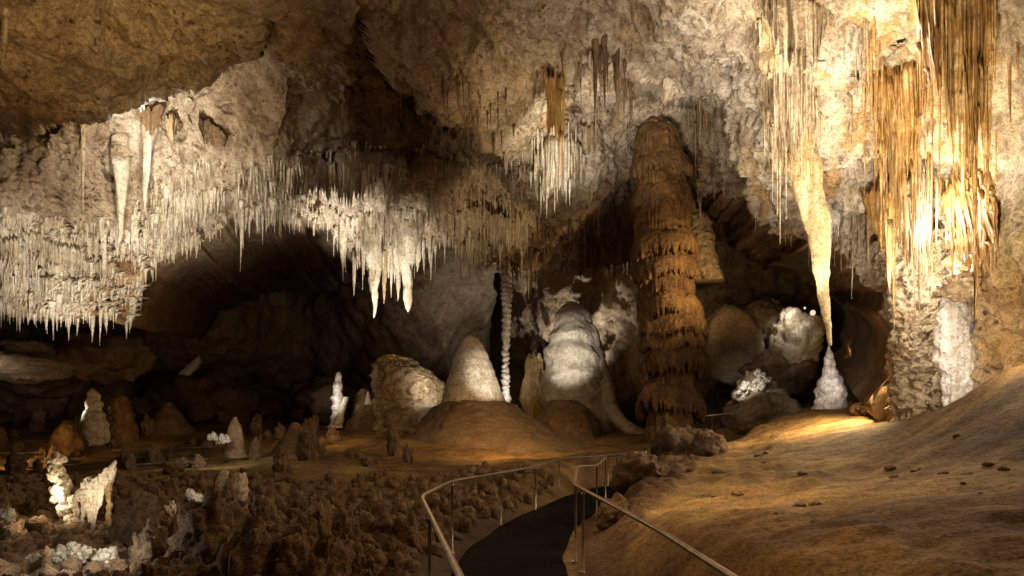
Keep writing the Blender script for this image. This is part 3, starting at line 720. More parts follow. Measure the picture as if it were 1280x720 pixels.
# ------------------------------------------------------------------ TALL TIERED STALAGMITE
TD = 26.0
TOT = [(136, 817, 819), (145, 812, 825), (154, 806, 834), (164, 800, 844), (174, 797, 849), (185, 795, 850), (205, 794, 855), (215, 792, 858), (240, 791, 862), (300, 790, 866), (350, 794, 868), (400, 799, 872), (440, 802, 876), (470, 806, 874), (500, 806, 870), (530, 806, 872), (575, 802, 880), (600, 796, 886)]
def totem():
    base = P(838, 565, TD)
    root = empty('stalagmite', base.tolist())
    tag(root, 'towering amber stalagmite of stacked dripping tiers reaching almost to the roof', 'stalagmite')
    def child(o): o.matrix_parent_inverse.identity(); o.location = (-base).tolist(); return o
    core = [(y_, l_ + (4 if y_ > 210 else 0), r_ - (4 if y_ > 210 else 0)) for y_, l_, r_ in TOT]
    child(lathe('shaft', core, TD, 'amber', parent=root, nt=300, nz=420, disp=.14, rib=.13, ribf=4.2, pop=.03, popf=3))
    a = np.array(TOT, float); N = 260; th = np.linspace(0, 2 * math.pi, N, endpoint=False)
    tiers = [(214, 5, 14, 0), (257, 3, 14, 0), (318, 6, 14, .2), (344, 3, 12, 0), (393, 7, 12, .7), (416, 9, 12, .8), (434, 5, 9, .2), (457, 13, 16, .25), (507, 13, 18, 0)]
    for k, (py, bul, drop, skew) in enumerate(tiers):
        rows = []
        Mr = 34
        cs, sn = np.cos(th), np.sin(th)
        n_lo = pn(np.stack([cs * 1.3 + k * 5, sn * 1.3, th * 0], -1)); n_hi = pn(np.stack([cs * 9 + k * 3, sn * 9, th * 0 + k], -1)); n_vh = pn(np.stack([cs * 22 + k, sn * 22, th * 0], -1))
        zoff = 12 * pn(np.stack([cs * 1.1 + k * 9, sn * 1.1 + 5, th * 0], -1)) + 2.5 * n_hi
        Lr = np.maximum(drop * (0.5 + 0.5 * n_hi + 0.7 * n_vh), 1.2)
        b = np.maximum(.66 * bul * (1 + 1.5 * n_lo + 0.3 * n_hi + skew * cs), .3)
        for j in range(Mr):
            t = j / (Mr - 1)
            if t < 0.55:
                q = t / 0.55; pyr = py - 20 * math.cos(q * math.pi / 2) ** 1.1 + zoff; ex = -5 + (b + 5) * math.sin(q * math.pi / 2) ** .8
            elif t < 0.85:
                q = (t - 0.55) / 0.3; pyr = py + zoff + Lr * q; ex = b * (1 - 0.5 * q * q) + 1.6 * n_vh * q
            else:
                q = (t - 0.85) / 0.15; pyr = py + zoff + Lr * (1 - 0.5 * q); ex = (b * 0.5 + 1.6 * n_vh) * (1 - q) - 7 * q
            lf = np.interp(pyr, a[:, 0], a[:, 1]); rt = np.interp(pyr, a[:, 0], a[:, 2])
            r = ((rt - lf) / 2 + ex) * TD / F
            c = P((lf + rt) / 2, pyr, np.full(N, TD))
            rows.append(np.stack([c[:, 0] + r * cs, c[:, 1] + r * sn, c[:, 2]], -1))
        V = np.array(rows); V = V + (0.06 * fbm(V * 2.2, 3) + .03 * fbm(V * 6, 2))[..., None] * np.stack([cs, sn, cs * 0], -1)[None]
        child(mesh_obj('tier', V, grid_faces(Mr, N, True)[:, ::-1], M['amber'], root))
totem()
lathe('stalagmite', [(262, 868, 874), (270, 862, 884), (300, 862, 890), (330, 864, 898), (352, 866, 905)], 28, 'tan', 'pale lumpy flowstone knob showing behind the tall tiered stalagmite', 'flowstone', disp=.25, pop=.1)

# ------------------------------------------------------------------ MIDDLE GROUP
DOME = [(378, 706, 722), (383, 699, 731), (395, 694, 736), (412, 690, 743), (420, 686, 746), (440, 682, 752), (452, 681, 756), (470, 678, 760), (490, 676, 762), (510, 676, 764), (530, 672, 766), (555, 668, 770)]
dm = empty('stalagmite', P(716, 550, 34).tolist()); tag(dm, 'spotlit white dome stalagmite with rippled bulges left of the tall tiered one', 'stalagmite')
def under(root, o): o.matrix_parent_inverse.identity(); o.location = [-c for c in root.location]; return o
under(dm, lathe('dome', DOME, 34, 'grey', parent=dm, nt=160, nz=300, disp=.24, ring=.085, ringf=.8, noise_f=.5, grit=.1))
def ridge_tube(name, pts, rpx, mat, parent, disp=.06, sides=28):
    q = np.array(pts, float); t = np.linspace(0, 1, 70); ts = np.linspace(0, 1, len(q))
    q2 = np.stack([np.interp(t, ts, q[:, k]) for k in range(3)], -1); rp = np.interp(t, np.linspace(0, 1, len(rpx)), rpx)
    for _ in range(4): q2[1:-1] = (q2[:-2] + 2 * q2[1:-1] + q2[2:]) / 4
    p = P(q2[:, 0], q2[:, 1], q2[:, 2]); V, fs = tube_geo(p, rp * q2[:, 2] / F, sides)
    V += (disp * fbm(V * 1.5, 3))[:, None] * np.array([1, 1, 0.6])
    return mesh_obj(name, V, fs, M[mat], parent)
under(dm, ridge_tube('flank_ridge', [(736, 415, 33.8), (746, 445, 33.3), (757, 478, 32.8), (762, 510, 32.4), (780, 532, 31.6), (812, 549, 30.7)], [5, 8, 10, 10, 8, 6], 'grey', dm))
lathe('flowstone', [(500, 690, 715), (510, 678, 735), (525, 668, 748), (545, 660, 756), (565, 655, 765)], 31.5, 'brown', 'dark brown apron mound in front of the white dome', 'flowstone', disp=.2, pop=.05)
for i, (x, y0, y1, w) in enumerate([(712, 541, 553, 5), (721, 522, 548, 5), (646, 506, 522, 8)]):
    lathe('stalagmite', [(y0, x - 1, x + 1), ((y0 + y1) / 2, x - w / 3, x + w / 3), (y1 + 5, x - w / 2, x + w / 2)], 30.8, 'white',
          ['tiny white spike at the foot of the dark apron mound', 'thin white lit spike on the dark apron mound before the dome', 'little white knob between the ringed column and the dome'][i], 'stalagmite', disp=.05, nt=24, nz=30)
CONE = [(419, 584, 590), (424, 578, 598), (432, 574, 602), (445, 567, 609), (460, 562, 616), (480, 557, 624), (500, 553, 632), (515, 549, 638), (530, 544, 646), (550, 538, 655)]
cn = empty('stalagmite', P(595, 560, 31).tolist()); tag(cn, 'smooth pale cone stalagmite with a wide brown skirt beside the ringed column', 'stalagmite')
under(cn, lathe('cone', CONE, 31, 'cream', parent=cn, nt=180, nz=240, grit=.15, disp=.12, ring=.012, ringf=2.2, noise_f=.6))
under(cn, lathe('skirt', [(498, 565, 622), (506, 550, 640), (518, 538, 658), (532, 522, 682), (548, 500, 720), (566, 480, 770), (582, 465, 800)], 30.8, 'dark_brown', parent=cn, nt=160, nz=90, disp=.35, noise_f=.6))  # skirt in a darker brown than the cone above
lathe('column', [(338, 626, 640), (380, 627, 639), (430, 627.5, 637), (436, 628, 636), (470, 628, 636.5), (510, 627, 638), (530, 624, 640)], 33, 'white', 'thin white ringed column between the cone and the dome', 'column', nt=40, nz=420, disp=.11, noise_f=1.3, ring=.03, ringf=3.0, ringn=7)
lathe('stalagmite', [(444, 484, 498), (450, 474, 515), (462, 468, 535), (480, 466, 550), (500, 465, 554), (520, 468, 556), (545, 455, 570)], 36, 'tan', 'broad brown hump with a pitted bright side left of the pale cone', 'stalagmite', nt=140, nz=120, disp=.5, pop=.22, popf=1.6)
lathe('flowstone', [(506, 532, 548), (514, 524, 556), (524, 522, 558), (540, 518, 560)], 34.2, 'white', 'small white rounded block tucked between hump and cone', 'flowstone', nt=50, nz=40, disp=.2)
sm = lathe('stalagmite', [(465, 422, 426), (470, 418, 428), (490, 416, 428), (505, 415, 430), (520, 415, 430), (535, 411, 428)], 34, 'white', 'small white knobbly stalagmite standing alone left of the brown hump', 'stalagmite', nt=50, nz=110, disp=.08, ring=.05, ringf=1.5, pop=.05, popf=4)
lathe('stalagmite', [(496, 430, 436), (503, 427, 434), (518, 420, 430), (530, 416, 428)], 33.6, 'cream', 'short leaning cream stub at the foot of the lone white stalagmite', 'stalagmite', nt=30, nz=40, disp=.06)
lathe('stalagmite', [(486, 452, 458), (500, 445, 464), (520, 438, 472), (545, 425, 485)], 35, 'brown', 'dark pointed mound between the lone white stalagmite and the hump', 'stalagmite', disp=.25)
lathe('stalagmite', [(489, 459, 461), (498, 457, 463), (506, 455, 465)], 34.5, 'white', 'tiny white spike before the dark pointed mound', 'stalagmite', nt=20, nz=20, disp=.02)

# ------------------------------------------------------------------ LEFT FAR GROUP
lathe('stalagmite', [(486, 113, 118), (496, 109, 124), (512, 107, 128), (518, 106, 130), (535, 102, 134), (548, 102, 136), (565, 98, 140)], 30, 'cream', 'ringed grey stalagmite with one bright edge on the far left', 'stalagmite', nt=70, nz=160, disp=.12, ring=.05, ringf=1.8)
lathe('stalagmite', [(494, 148, 154), (502, 140, 162), (520, 136, 166), (545, 133, 172), (560, 130, 176)], 31, 'amber', 'squat amber stalagmite just right of the ringed grey one', 'stalagmite', nt=70, nz=100, disp=.2, ring=.05, ringf=1.2)
lathe('stalagmite', [(525, 80, 88), (535, 72, 98), (555, 66, 106), (580, 60, 112)], 27, 'amber', 'low ochre hump left of the ringed grey stalagmite', 'stalagmite', nt=60, nz=60, disp=.25)
lathe('stalagmite', [(503, 206, 214), (512, 199, 222), (528, 190, 231), (543, 178, 243), (556, 150, 275)], 34, 'brown', 'dim reddish brown cone across the far path', 'stalagmite', nt=70, nz=70, disp=.12)
lathe('stalagmite', [(521, 292, 296), (530, 287, 300), (545, 284, 303), (560, 282, 305), (572, 279, 308)], 24, 'tan', 'pale ochre pointed stalagmite by the bright coral at the far path end', 'stalagmite', nt=50, nz=70, disp=.1)
lathe('stalagmite', [(528, 364, 372), (540, 355, 384), (556, 348, 394), (575, 338, 402)], 26, 'amber', 'rounded amber hump right of the pale ochre pointed stalagmite', 'stalagmite', nt=60, nz=60, disp=.15)
lathe('stalagmite', [(542, 383, 385), (552, 381, 389), (566, 377, 395), (574, 374, 398)], 25, 'tan', 'small ochre spike in front of the rounded amber hump', 'stalagmite', nt=40, nz=40, disp=.05)

def ground_py(px, d):
    x = (px - CX) / F * d; z = float(ground_z(np.array([x]), np.array([d]))[0]); return HY - (z - EYE) * F / d
# ------------------------------------------------------------------ BOULDERS
def boulder(px, py, wpx, hpx, d, mat, label, cat='boulder', seed=0, rough=.18, pop=0, name='boulder', sy=1.0, n=72, popf=3, group=None):
    a = np.linspace(0.02, math.pi - 0.02, n // 2); th = np.linspace(0, 2 * math.pi, n, endpoint=False)
    S = np.stack([np.sin(a)[:, None] * np.cos(th), np.sin(a)[:, None] * np.sin(th), np.broadcast_to(np.cos(a)[:, None], (len(a), n))], -1)
    r = 1 + rough * (1.3 * fbm(S * 1.1 + seed * 3.1, 3) + .5 * ridged(S * 2 + seed, 2) - .3)
    r = r + rough * (.35 * fbm(S * 3.5 + seed, 3) + .16 * fbm(S * 9 + seed, 2))
    w = wpx / 2 * d / F; h = hpx / 2 * d / F
    V = S * r[..., None] * np.array([w, w * sy, h])
    c = P(px, py, d)
    V = V + c
    if pop: V = V + S * (pop * (0.6 - worley(V * popf)) * 1.4)[..., None]
    nv = len(a) * n
    VV = np.concatenate([V.reshape(-1, 3), [V[0].mean(0)], [V[-1].mean(0)]])
    fs = grid_faces(len(a), n, True)[:, ::-1].tolist() + [[nv, k, (k + 1) % n] for k in range(n)] + [[nv + 1, (len(a) - 1) * n + (k + 1) % n, (len(a) - 1) * n + k] for k in range(n)]
    o = mesh_obj(name, VV, fs, M[mat]); rebase(o); return tag(o, label, cat, group)
boulder(667, 482, 26, 84, 35.6, 'honey', 'cream and orange broken slab standing left of the white dome', 'rock', seed=44, rough=.4, sy=.7, pop=.1, name='broken_slab')
boulder(915, 432, 78, 100, 29, 'boulder', 'big smooth egg shaped boulder right of the tall tiered stalagmite', seed=1, rough=.13, sy=.7)
boulder(992, 426, 66, 74, 28, 'cream', 'lit pale boulder right of the egg shaped one, leaning on a dark rock', seed=2, rough=.3, sy=.7)
boulder(975, 466, 92, 66, 28.4, 'brown', 'dark rock under the lit pale boulder', seed=22, rough=.3, sy=.7, pop=.06)
boulder(955, 405, 60, 60, 30, 'boulder', 'pitted boulder wedged behind the two large ones', seed=9, rough=.2, pop=.1)
boulder(945, 497, 46, 54, 26, 'knobby', 'pitted grey mound under the frosty coral below the egg shaped boulder', 'rock', seed=3, rough=.3, pop=.2, popf=2.6, name='rock_mound')
boulder(955, 520, 90, 60, 25, 'boulder', 'dim brown rock in front of the pitted grey mound', seed=13, rough=.25)
boulder(885, ground_py(885, 16) - 2.0, 44, 52, 16, 'darkrock', 'dark brown rock stub at the edge of the sandy slope', seed=4, rough=.2)
boulder(850, ground_py(850, 17.5) - 2.8, 78, 72, 17.5, 'darkrock', 'rough brown rock at the foot of the tall tiered stalagmite', seed=5, rough=.25, pop=.08)
boulder(820, ground_py(820, 20.0) - 1.7, 60, 44, 20.0, 'darkrock', 'low brown rock beside the path bend', seed=14, rough=.3, pop=.08)
boulder(1078, ground_py(1078, 18.2) - 5.6000000000000005, 26, 20, 18.2, 'brown', 'leftmost knobbly brown rock in the row before the pillar', seed=6, rough=.3, pop=.06)
boulder(1100, ground_py(1100, 17.6) - 5.040000000000001, 44, 18, 17.6, 'brown', 'long low brown rock in the row before the pillar', seed=7, rough=.3, pop=.06)
boulder(1126, ground_py(1126, 16.8) - 3.6400000000000006, 20, 13, 16.8, 'tan', 'small tan rock at the right end of the row before the pillar', seed=8, rough=.25)
boulder(886, 626, 26, 20, 9.6, 'brown', 'dark lump half buried low on the sandy slope', seed=10, rough=.3)
boulder(899, 650, 18, 14, 8.3, 'brown', 'smaller dark lump below the other on the sandy slope', seed=11, rough=.3)
boulder(30, 452, 120, 50, 31, 'boulder', 'lit slanting rock shelf under the low left roof', seed=12, rough=.25, sy=1.2)
boulder(130, 440, 110, 70, 33, 'brown', 'dim rounded rock between the rock shelf and the dark opening', seed=15, rough=.3)
boulder(800, ground_py(800, 12.5) - 2.1, 66, 54, 12.5, 'popcorn', 'reddish rough rock beside the right handrail', seed=16, rough=.3, pop=.06)
boulder(770, ground_py(770, 10) - 1.7, 44, 46, 10, 'popcorn', 'smaller reddish rough rock beside the right handrail post', seed=17, rough=.3, pop=.06)

boulder(151, 189, 20, 13, cd(151, 190, .75), 'boulder', 'small greenish brown knob where the thick pale stalactite leaves the roof', 'flowstone', seed=33, rough=.25, name='flowstone')
for i in range(26):
    d = rng.uniform(5, 17); px = rng.uniform(860, 1270) ; x = (px - CX) / F * d
    if i % 3 == 0: px = rng.uniform(1100, 1270); d = rng.uniform(7, 11); x = (px - CX) / F * d
    z = float(ground_z(np.array([x]), np.array([d]))[0]); w = rng.uniform(5, 16)
    boulder(px, HY - (z - EYE + .01) * F / d, w, w * .6, d, 'brown', 'small dark stone lying on the sandy slope', 'stone', seed=100 + i, rough=.35, name='stone', n=20, group='small stones on the sandy slope')
for i in range(16):
    px = rng.uniform(-10, 470); d = rng.uniform(36, 42)
    w = rng.uniform(30, 80); boulder(px, HY - 8 - rng.uniform(0, 14), w, w * rng.uniform(.5, 1.0), d, 'darkrock', 'dark broken rock piled along the foot of the left cave wall', 'rock', seed=200 + i, rough=.4, name='wall_rock', n=40, pop=.2, popf=1.5, group='dark rocks along the left wall')
# hanging mass at the corner of the left roof
curtain('drapery', [(124, 318, 20.2), (145, 322, 20.3), (165, 322, 20.5), (184, 322, 20.8)], [(0, 30), (.3, 62), (.55, 92), (.75, 60), (1, 12)], 'amber', 'golden brown pointed drapery at the end of the low left roof fringe', fold=.3, teeth=.2, N=110, freq=7, seed=41, root=.6)

# ------------------------------------------------------------------ RIGHT GROUP
DD = float(ceil_at(1004, 195)[1]) - .45
def drape_cone():
    a = np.array([(110, 966, 996), (150, 968, 1010), (180, 974, 1018), (210, 984, 1024), (240, 995, 1028), (270, 1004, 1033), (300, 1012, 1036), (330, 1019, 1037), (360, 1025, 1036.5), (400, 1031, 1038), (432, 1036, 1040)], float)
    lathe('drapery', a.tolist(), DD, 'honey', 'glowing yellow white drape tapering down to a thread over the white mound', 'drapery', nt=140, nz=300, disp=.08, rib=.13, depth_scale=.45, noise_f=1.0)
drape_cone()
curtain('drapery', [(1036, 230, 16.0), (1046, 238, 16.0), (1056, 250, 16.1)], [(0, 85), (.5, 70), (1, 40)], 'cream', 'short toothed cream curtain joined to the right of the tapering drape', fold=.1, teeth=.4, N=50, freq=7, seed=21)
lathe('stalagmite', [(430, 1035.5, 1036.5), (442, 1033, 1039.5), (455, 1030, 1043), (466, 1028, 1046), (474, 1024, 1051), (485, 1021, 1055), (495, 1022, 1055), (512, 1018, 1058)], 20.2, 'white', 'frosted white mound under the thread of the tapering drape', 'stalagmite', nt=90, nz=130, disp=.06, pop=.10, popf=3.2)
lathe('column', [(300, 1100, 1178), (340, 1110, 1172), (380, 1116, 1168), (420, 1119, 1170), (460, 1122, 1176), (495, 1124, 1182), (530, 1122, 1188)], 15.0, 'knobby', 'thick knobbly tan pillar standing right of the dark opening', 'column', nt=180, nz=300, disp=.26, noise_f=1.3, pop=.07, popf=5.5, rib=.07)
lathe('flowstone', [(370, 1176, 1206), (385, 1172, 1214), (420, 1170, 1222), (460, 1174, 1226), (500, 1178, 1236), (520, 1178, 1244)], 13.5, 'white', 'brilliant white flowstone between the knobbly pillar and the ochre wall', 'flowstone', nt=150, nz=200, disp=.24, rib=.10, ribf=3, pop=.03, depth_scale=.45)
boulder(1215, 355, 60, 34, 12.9, 'tan', 'bristly tan overhang above the brilliant white flowstone', 'flowstone', seed=20, rough=.35, pop=.12, name='flowstone', popf=4)
lathe('stalagmite', [(506, 1129, 1131), (512, 1127, 1135), (522, 1125, 1138)], 15.2, 'tan', 'small tan nub at the foot of the knobbly pillar', 'stalagmite', nt=24, nz=24, disp=.03)
lathe('stalagmite', [(488, 1123, 1128), (500, 1120, 1131), (520, 1118, 1134)], 15.6, 'tan', 'taller tan nub leaning on the left of the knobbly pillar', 'stalagmite', nt=24, nz=24, disp=.04)

# small dark service box with a pale rim beside the pillar
bx = empty('service_box', P(1097, ground_py(1097, 17.9) - 3, 17.9).tolist()); tag(bx, 'small dark box with a pale rim at the foot of the knobbly pillar', 'box')
def box_mesh(name, lo, hi, mat, parent, bev=0.02):
    import bmesh
    bm = bmesh.new(); bmesh.ops.create_cube(bm, size=1)
    lo = np.array(lo); hi = np.array(hi)
    for v in bm.verts: v.co = [(lo[k] + hi[k]) / 2 + v.co[k] * (hi[k] - lo[k]) for k in range(3)]
    bmesh.ops.bevel(bm, geom=bm.edges[:], offset=bev, segments=2, affect='EDGES')
    me = bpy.data.meshes.new(name); bm.to_mesh(me); bm.free(); me.materials.append(M[mat])
    o = bpy.data.objects.new(name, me); COL.objects.link(o); o.parent = parent; return o
box_mesh('body', (-.16, -.1, -.1), (.16, .2, .42), 'dark', bx)
box_mesh('rim', (-.2, -.06, .42), (.2, .24, .46), 'tan', bx, .012); box_mesh('rim', (-.205, -.06, -.1), (-.162, .24, .418), 'tan', bx, .012); box_mesh('rim', (.162, -.06, -.1), (.205, .24, .418), 'tan', bx, .012)

# lit globes
for i, (x, y, r, lab) in enumerate([(1016, 391, 3.2, 'larger small lit globe lamp left of the tapering drape'), (1006, 385, 1.4, 'tiny lit globe lamp next to the larger globe')]):
    p = P(x, y, 27.0); lm = empty('cave_lamp', p.tolist()); tag(lm, lab, 'lamp')
    import bmesh
    bm = bmesh.new(); bmesh.ops.create_uvsphere(bm, u_segments=20, v_segments=12, radius=r * 27 / F)
    for v in bm.verts: v.co.z *= 1.1
    me = bpy.data.meshes.new('globe'); bm.to_mesh(me); bm.free(); me.materials.append(M['lamp'])
    o = bpy.data.objects.new('globe', me); COL.objects.link(o); o.parent = lm
    V, fs = tube_geo(np.array([(0, 0.02, 0), (0, .6, .1), (0, 2.2, .15)]) , .03, 8); mesh_obj('arm', V, fs, M['dark'], lm)

# ------------------------------------------------------------------ LEFT FOREGROUND CORAL
def coral_geo(c, w, h, seed, n=40, pop=.3, popf=3.0, lean=0.0):
    a = np.linspace(0.03, math.pi * .86, n); th = np.linspace(0, 2 * math.pi, n, endpoint=False)
    S = np.stack([np.sin(a)[:, None] * np.cos(th), np.sin(a)[:, None] * np.sin(th), np.broadcast_to(np.cos(a)[:, None], (n, n))], -1)
    q = S * 1.0 + seed * 2.7
    r = 1 + .35 * fbm(q * 1.4, 3)
    V = S * r[..., None] * np.array([w, w, h])
    k = (0.62 - worley(V * popf / max(w, .15) * .35 + seed)) * pop * w * 1.8 + .12 * w * fbm(V * 7 / max(w, .2) + seed, 2)
    V = V + S * k[..., None]
    V[..., 0] += lean * V[..., 2]
    V[..., 2] += h * .55
    V = np.concatenate([V.reshape(-1, 3), [V[0].mean(0)]]) + np.asarray(c)
    fs = grid_faces(n, n, True)[:, ::-1].tolist() + [[n * n, k, (k + 1) % n] for k in range(n)]
    return V, fs

protos = []
def coral_at(px, d, wm, hm, mat, lean=0.0, label=None, group=None, seed=None, sink=0.1, py=None):
    x = (px - CX) / F * d; z = float(ground_z(np.array([x]), np.array([d]), False)[0])
    if py is not None: z = EYE + (HY - py) / F * d
    V, fs = coral_geo((0, 0, 0), wm, hm, seed if seed is not None else rng.integers(1, 900), lean=lean)
    o = mesh_obj('coral_mound', V, fs, M[mat]); o.location = (x, d, z - sink)
    return tag(o, label, 'cave coral', group)

for i in range(6):
    V, fs = coral_geo((0, 0, 0), .3, .45, 31 + i * 7, pop=.34, popf=4.2, n=60)
    me_o = mesh_obj('coral_mound', V, fs, M['popcorn']); protos.append(me_o)
first = [True] * 6
cg = 'brown coral mounds of the pit'
cl = 'knobbly brown coral mound in the dark pit left of the left handrail'
placed = 0
while placed < 230:
    d = rng.uniform(5.2, 17) ** 1.0; px = rng.uniform(-40, 680)
    x = (px - CX) / F * d
    dist, _ = path_near(np.array([x]), np.array([d]))
    if dist[0] < PW + .45: continue
    if px > 470 and rng.random() < .5: continue
    if 30 < px < 165 and d < 10.5: continue
    k = rng.integers(0, 6)
    o = protos[k] if first[k] else protos[k].copy()
    if not first[k]: COL.objects.link(o)
    first[k] = False
    z = float(ground_z(np.array([x]), np.array([d]), False)[0])
    s = rng.uniform(.35, .95) * (0.4 if px > 570 else 0.7 if px > 430 else 1.0)
    zs = s * rng.uniform(.7, 2.0)
    top = EYE - (rng.uniform(582, 640) - HY) / F * d - z
    zs = float(np.clip(zs, .25, max(.25, top / .75)))
    s = min(s, zs * 1.3)
    o.location = (x, d, z - .12); o.rotation_euler = (rng.normal() * .12, rng.normal() * .12, rng.uniform(0, 6.28))
    o.scale = (s, s, zs)
    tag(o, cl, 'cave coral', cg); placed += 1
placed = 0
while placed < 75:
    d = rng.uniform(19, 36); px = rng.uniform(-20, 560); x = (px - CX) / F * d
    if 18 < d < 26 and 270 < px < 300: continue
    o = protos[rng.integers(0, 6)].copy(); COL.objects.link(o)
    z = float(ground_z(np.array([x]), np.array([d]), False)[0]); s = rng.uniform(.4, 1.5) * (.7 + .5 * (rng.random() < .2))
    o.location = (x, d, z - .1); o.rotation_euler = (rng.normal() * .1, rng.normal() * .1, rng.uniform(0, 6.28)); o.scale = (s, s, s * rng.uniform(.6, 2.2))
    tag(o, 'small knobbly brown stalagmite in the dim crowd across the far left floor', 'stalagmite', 'small brown stalagmites of the far left floor'); o.name = 'stalagmite'; placed += 1
# rubble too small and too many to count
Vs, Fs, off = [], [], 0
for i in range(2000):
    d = 4.6 + 14 * rng.random() ** 1.3; px = rng.uniform(-60, 690); x = (px - CX) / F * d
    dist, _ = path_near(np.array([x]), np.array([d]))
    if dist[0] < PW + .2: continue
    z = float(ground_z(np.array([x]), np.array([d]), False)[0])
    V, fs = coral_geo((x, d, z - .04), rng.uniform(.05, .16), rng.uniform(.05, .22), i, n=11, pop=.4)
    Vs.append(V); Fs += [[q + off for q in f] for f in fs]; off += len(V)
rb = mesh_obj('rubble', np.concatenate(Vs), Fs, M['popcorn']); rb['kind'] = 'stuff'
# white coral and shelf by the hidden lamp
sh_ = empty('flowstone_shelf', P(112, 665, 9).tolist()); tag(sh_, 'bright cream shelf with hanging teeth rising to a point in the left pit', 'flowstone')
def shelf():
    d = 9.0
    # slanting cap
    top = [(104, 614, d), (112, 610, d), (122, 605, d), (132, 594, d), (139, 582, d), (143, 572, d)]
    q = np.array(top); t = np.linspace(0, 1, 60); ts = np.linspace(0, 1, len(q))
    q2 = np.stack([np.interp(t, ts, q[:, k]) for k in range(3)], -1)
    p = P(q2[:, 0], q2[:, 1] + 6, q2[:, 2]); r = np.interp(t, [0, .3, .7, 1], [10, 11, 8, 2.5]) * d / F
    V, fs = tube_geo(p, r, 24); V = V + (.05 * fbm(V * 4, 3))[:, None]
    o = mesh_obj('cap', V, fs, M['white'], sh_); under(sh_, o)
    o = curtain('fringe', [(102, 612, d - .05), (112, 610, d - .12), (122, 605, d - .12), (134, 594, d - .1)], [(0, 40), (.3, 48), (.5, 72), (.62, 56), (.8, 28), (1, 16)], 'white', None, parent=sh_, thick=.06, fold=.06, teeth=.4, N=70, freq=6, seed=31, back=.05, root=0); under(sh_, o)
    o = lathe('stem', [(600, 130, 140), (630, 134, 139), (655, 132, 139), (690, 128, 142), (720, 124, 146)], d, 'tan', parent=sh_, nt=36, nz=60, disp=.03, pop=.04, popf=9); under(sh_, o)
shelf()
def coral_cluster(line_, d, n, size, mat, label, name='coral_cluster', sd=1):
    """frothy coral: many small knobs grown together into one body; line_ = [(px, py, half width px)]"""
    q = np.array(line_, float); r2 = np.random.default_rng(sd); Vs, Fs, off = [], [], 0
    for k in range(n):
        t = r2.random() * (len(q) - 1); i0 = int(t); f = t - i0
        x, y, w = q[i0] * (1 - f) + q[i0 + 1] * f
        a_ = r2.normal(size=3); a_ /= np.linalg.norm(a_); rr = r2.random() ** .5
        c = P(x + a_[0] * w * rr, y + a_[2] * w * .6 * rr, d + a_[1] * w * rr * d / F)
        s_ = size * r2.uniform(.5, 1.3)
        V, fs = coral_geo((0, 0, 0), s_, s_ * r2.uniform(.7, 1.7), int(r2.integers(1, 999)), n=12, pop=.45)
        ang = r2.normal() * .6; V = V @ np.array([[math.cos(ang), 0, math.sin(ang)], [0, 1, 0], [-math.sin(ang), 0, math.cos(ang)]])
        Vs.append(V + c); Fs += [[i_ + off for i_ in f_] for f_ in fs]; off += len(V)
    o = rebase(mesh_obj(name, np.concatenate(Vs), Fs, M[mat])); return tag(o, label, 'cave coral')
coral_cluster([(72, 572, 5), (68, 588, 6), (74, 605, 8), (82, 628, 16), (90, 645, 16), (92, 665, 8), (94, 690, 4), (95, 720, 6)], 9.2, 230, .055, 'whitepop', 'bright frothy coral pillar left of the cream shelf', 'coral_pillar', 1)
coral_cluster([(58, 706, 12), (85, 694, 22), (112, 700, 15)], 6.7, 280, .032, 'whitepop', 'bright white feathery coral cluster at the bottom edge of the pit', sd=2)
coral_cluster([(30, 708, 6), (52, 704, 8)], 6.8, 70, .035, 'whitepop', 'flat white coral tuft left of the feathery cluster', sd=3)
coral_cluster([(132, 696, 8), (140, 710, 9)], 6.6, 60, .05, 'whitepop', 'round headed coral knob with one bright side at the bottom edge', sd=4)
coral_cluster([(10, 645, 7), (6, 665, 10), (6, 690, 12)], 7.4, 90, .05, 'whitepop', 'yellowish coral spike cut by the left picture edge', sd=5)
coral_cluster([(240, 620, 3), (246, 628, 5)], 9.5, 24, .05, 'whitepop', 'small bright cream coral nugget alone in the dark pit', sd=6)
coral_cluster([(262, 548, 4), (276, 552, 7), (284, 548, 4)], 22.5, 60, .08, 'whitepop', 'sparkling white coral patch beside the pale ochre pointed stalagmite', sd=7)
coral_at(276, 13, .12, .35, 'whitepop', label='thin pale coral sprig under the far path', seed=10, py=612, lean=.3)
coral_at(300, 13, .16, .35, 'whitepop', label='dull grey coral sprig right of the thin pale one', seed=11, py=615)
coral_at(181, 8.6, .07, .25, 'whitepop', label='slanting bright coral twig right of the cream shelf', seed=13, py=650, lean=.35)
coral_at(236, 38, .35, .8, 'whitepop', label='faint white slanting streak of coral high in the dark opening', seed=14, py=470, lean=.8)

coral_cluster([(926, 500, 12), (938, 488, 14), (955, 478, 9), (948, 466, 4)], 24.9, 120, .09, 'whitepop', 'frosty white coral spray on the pitted grey mound', sd=8)
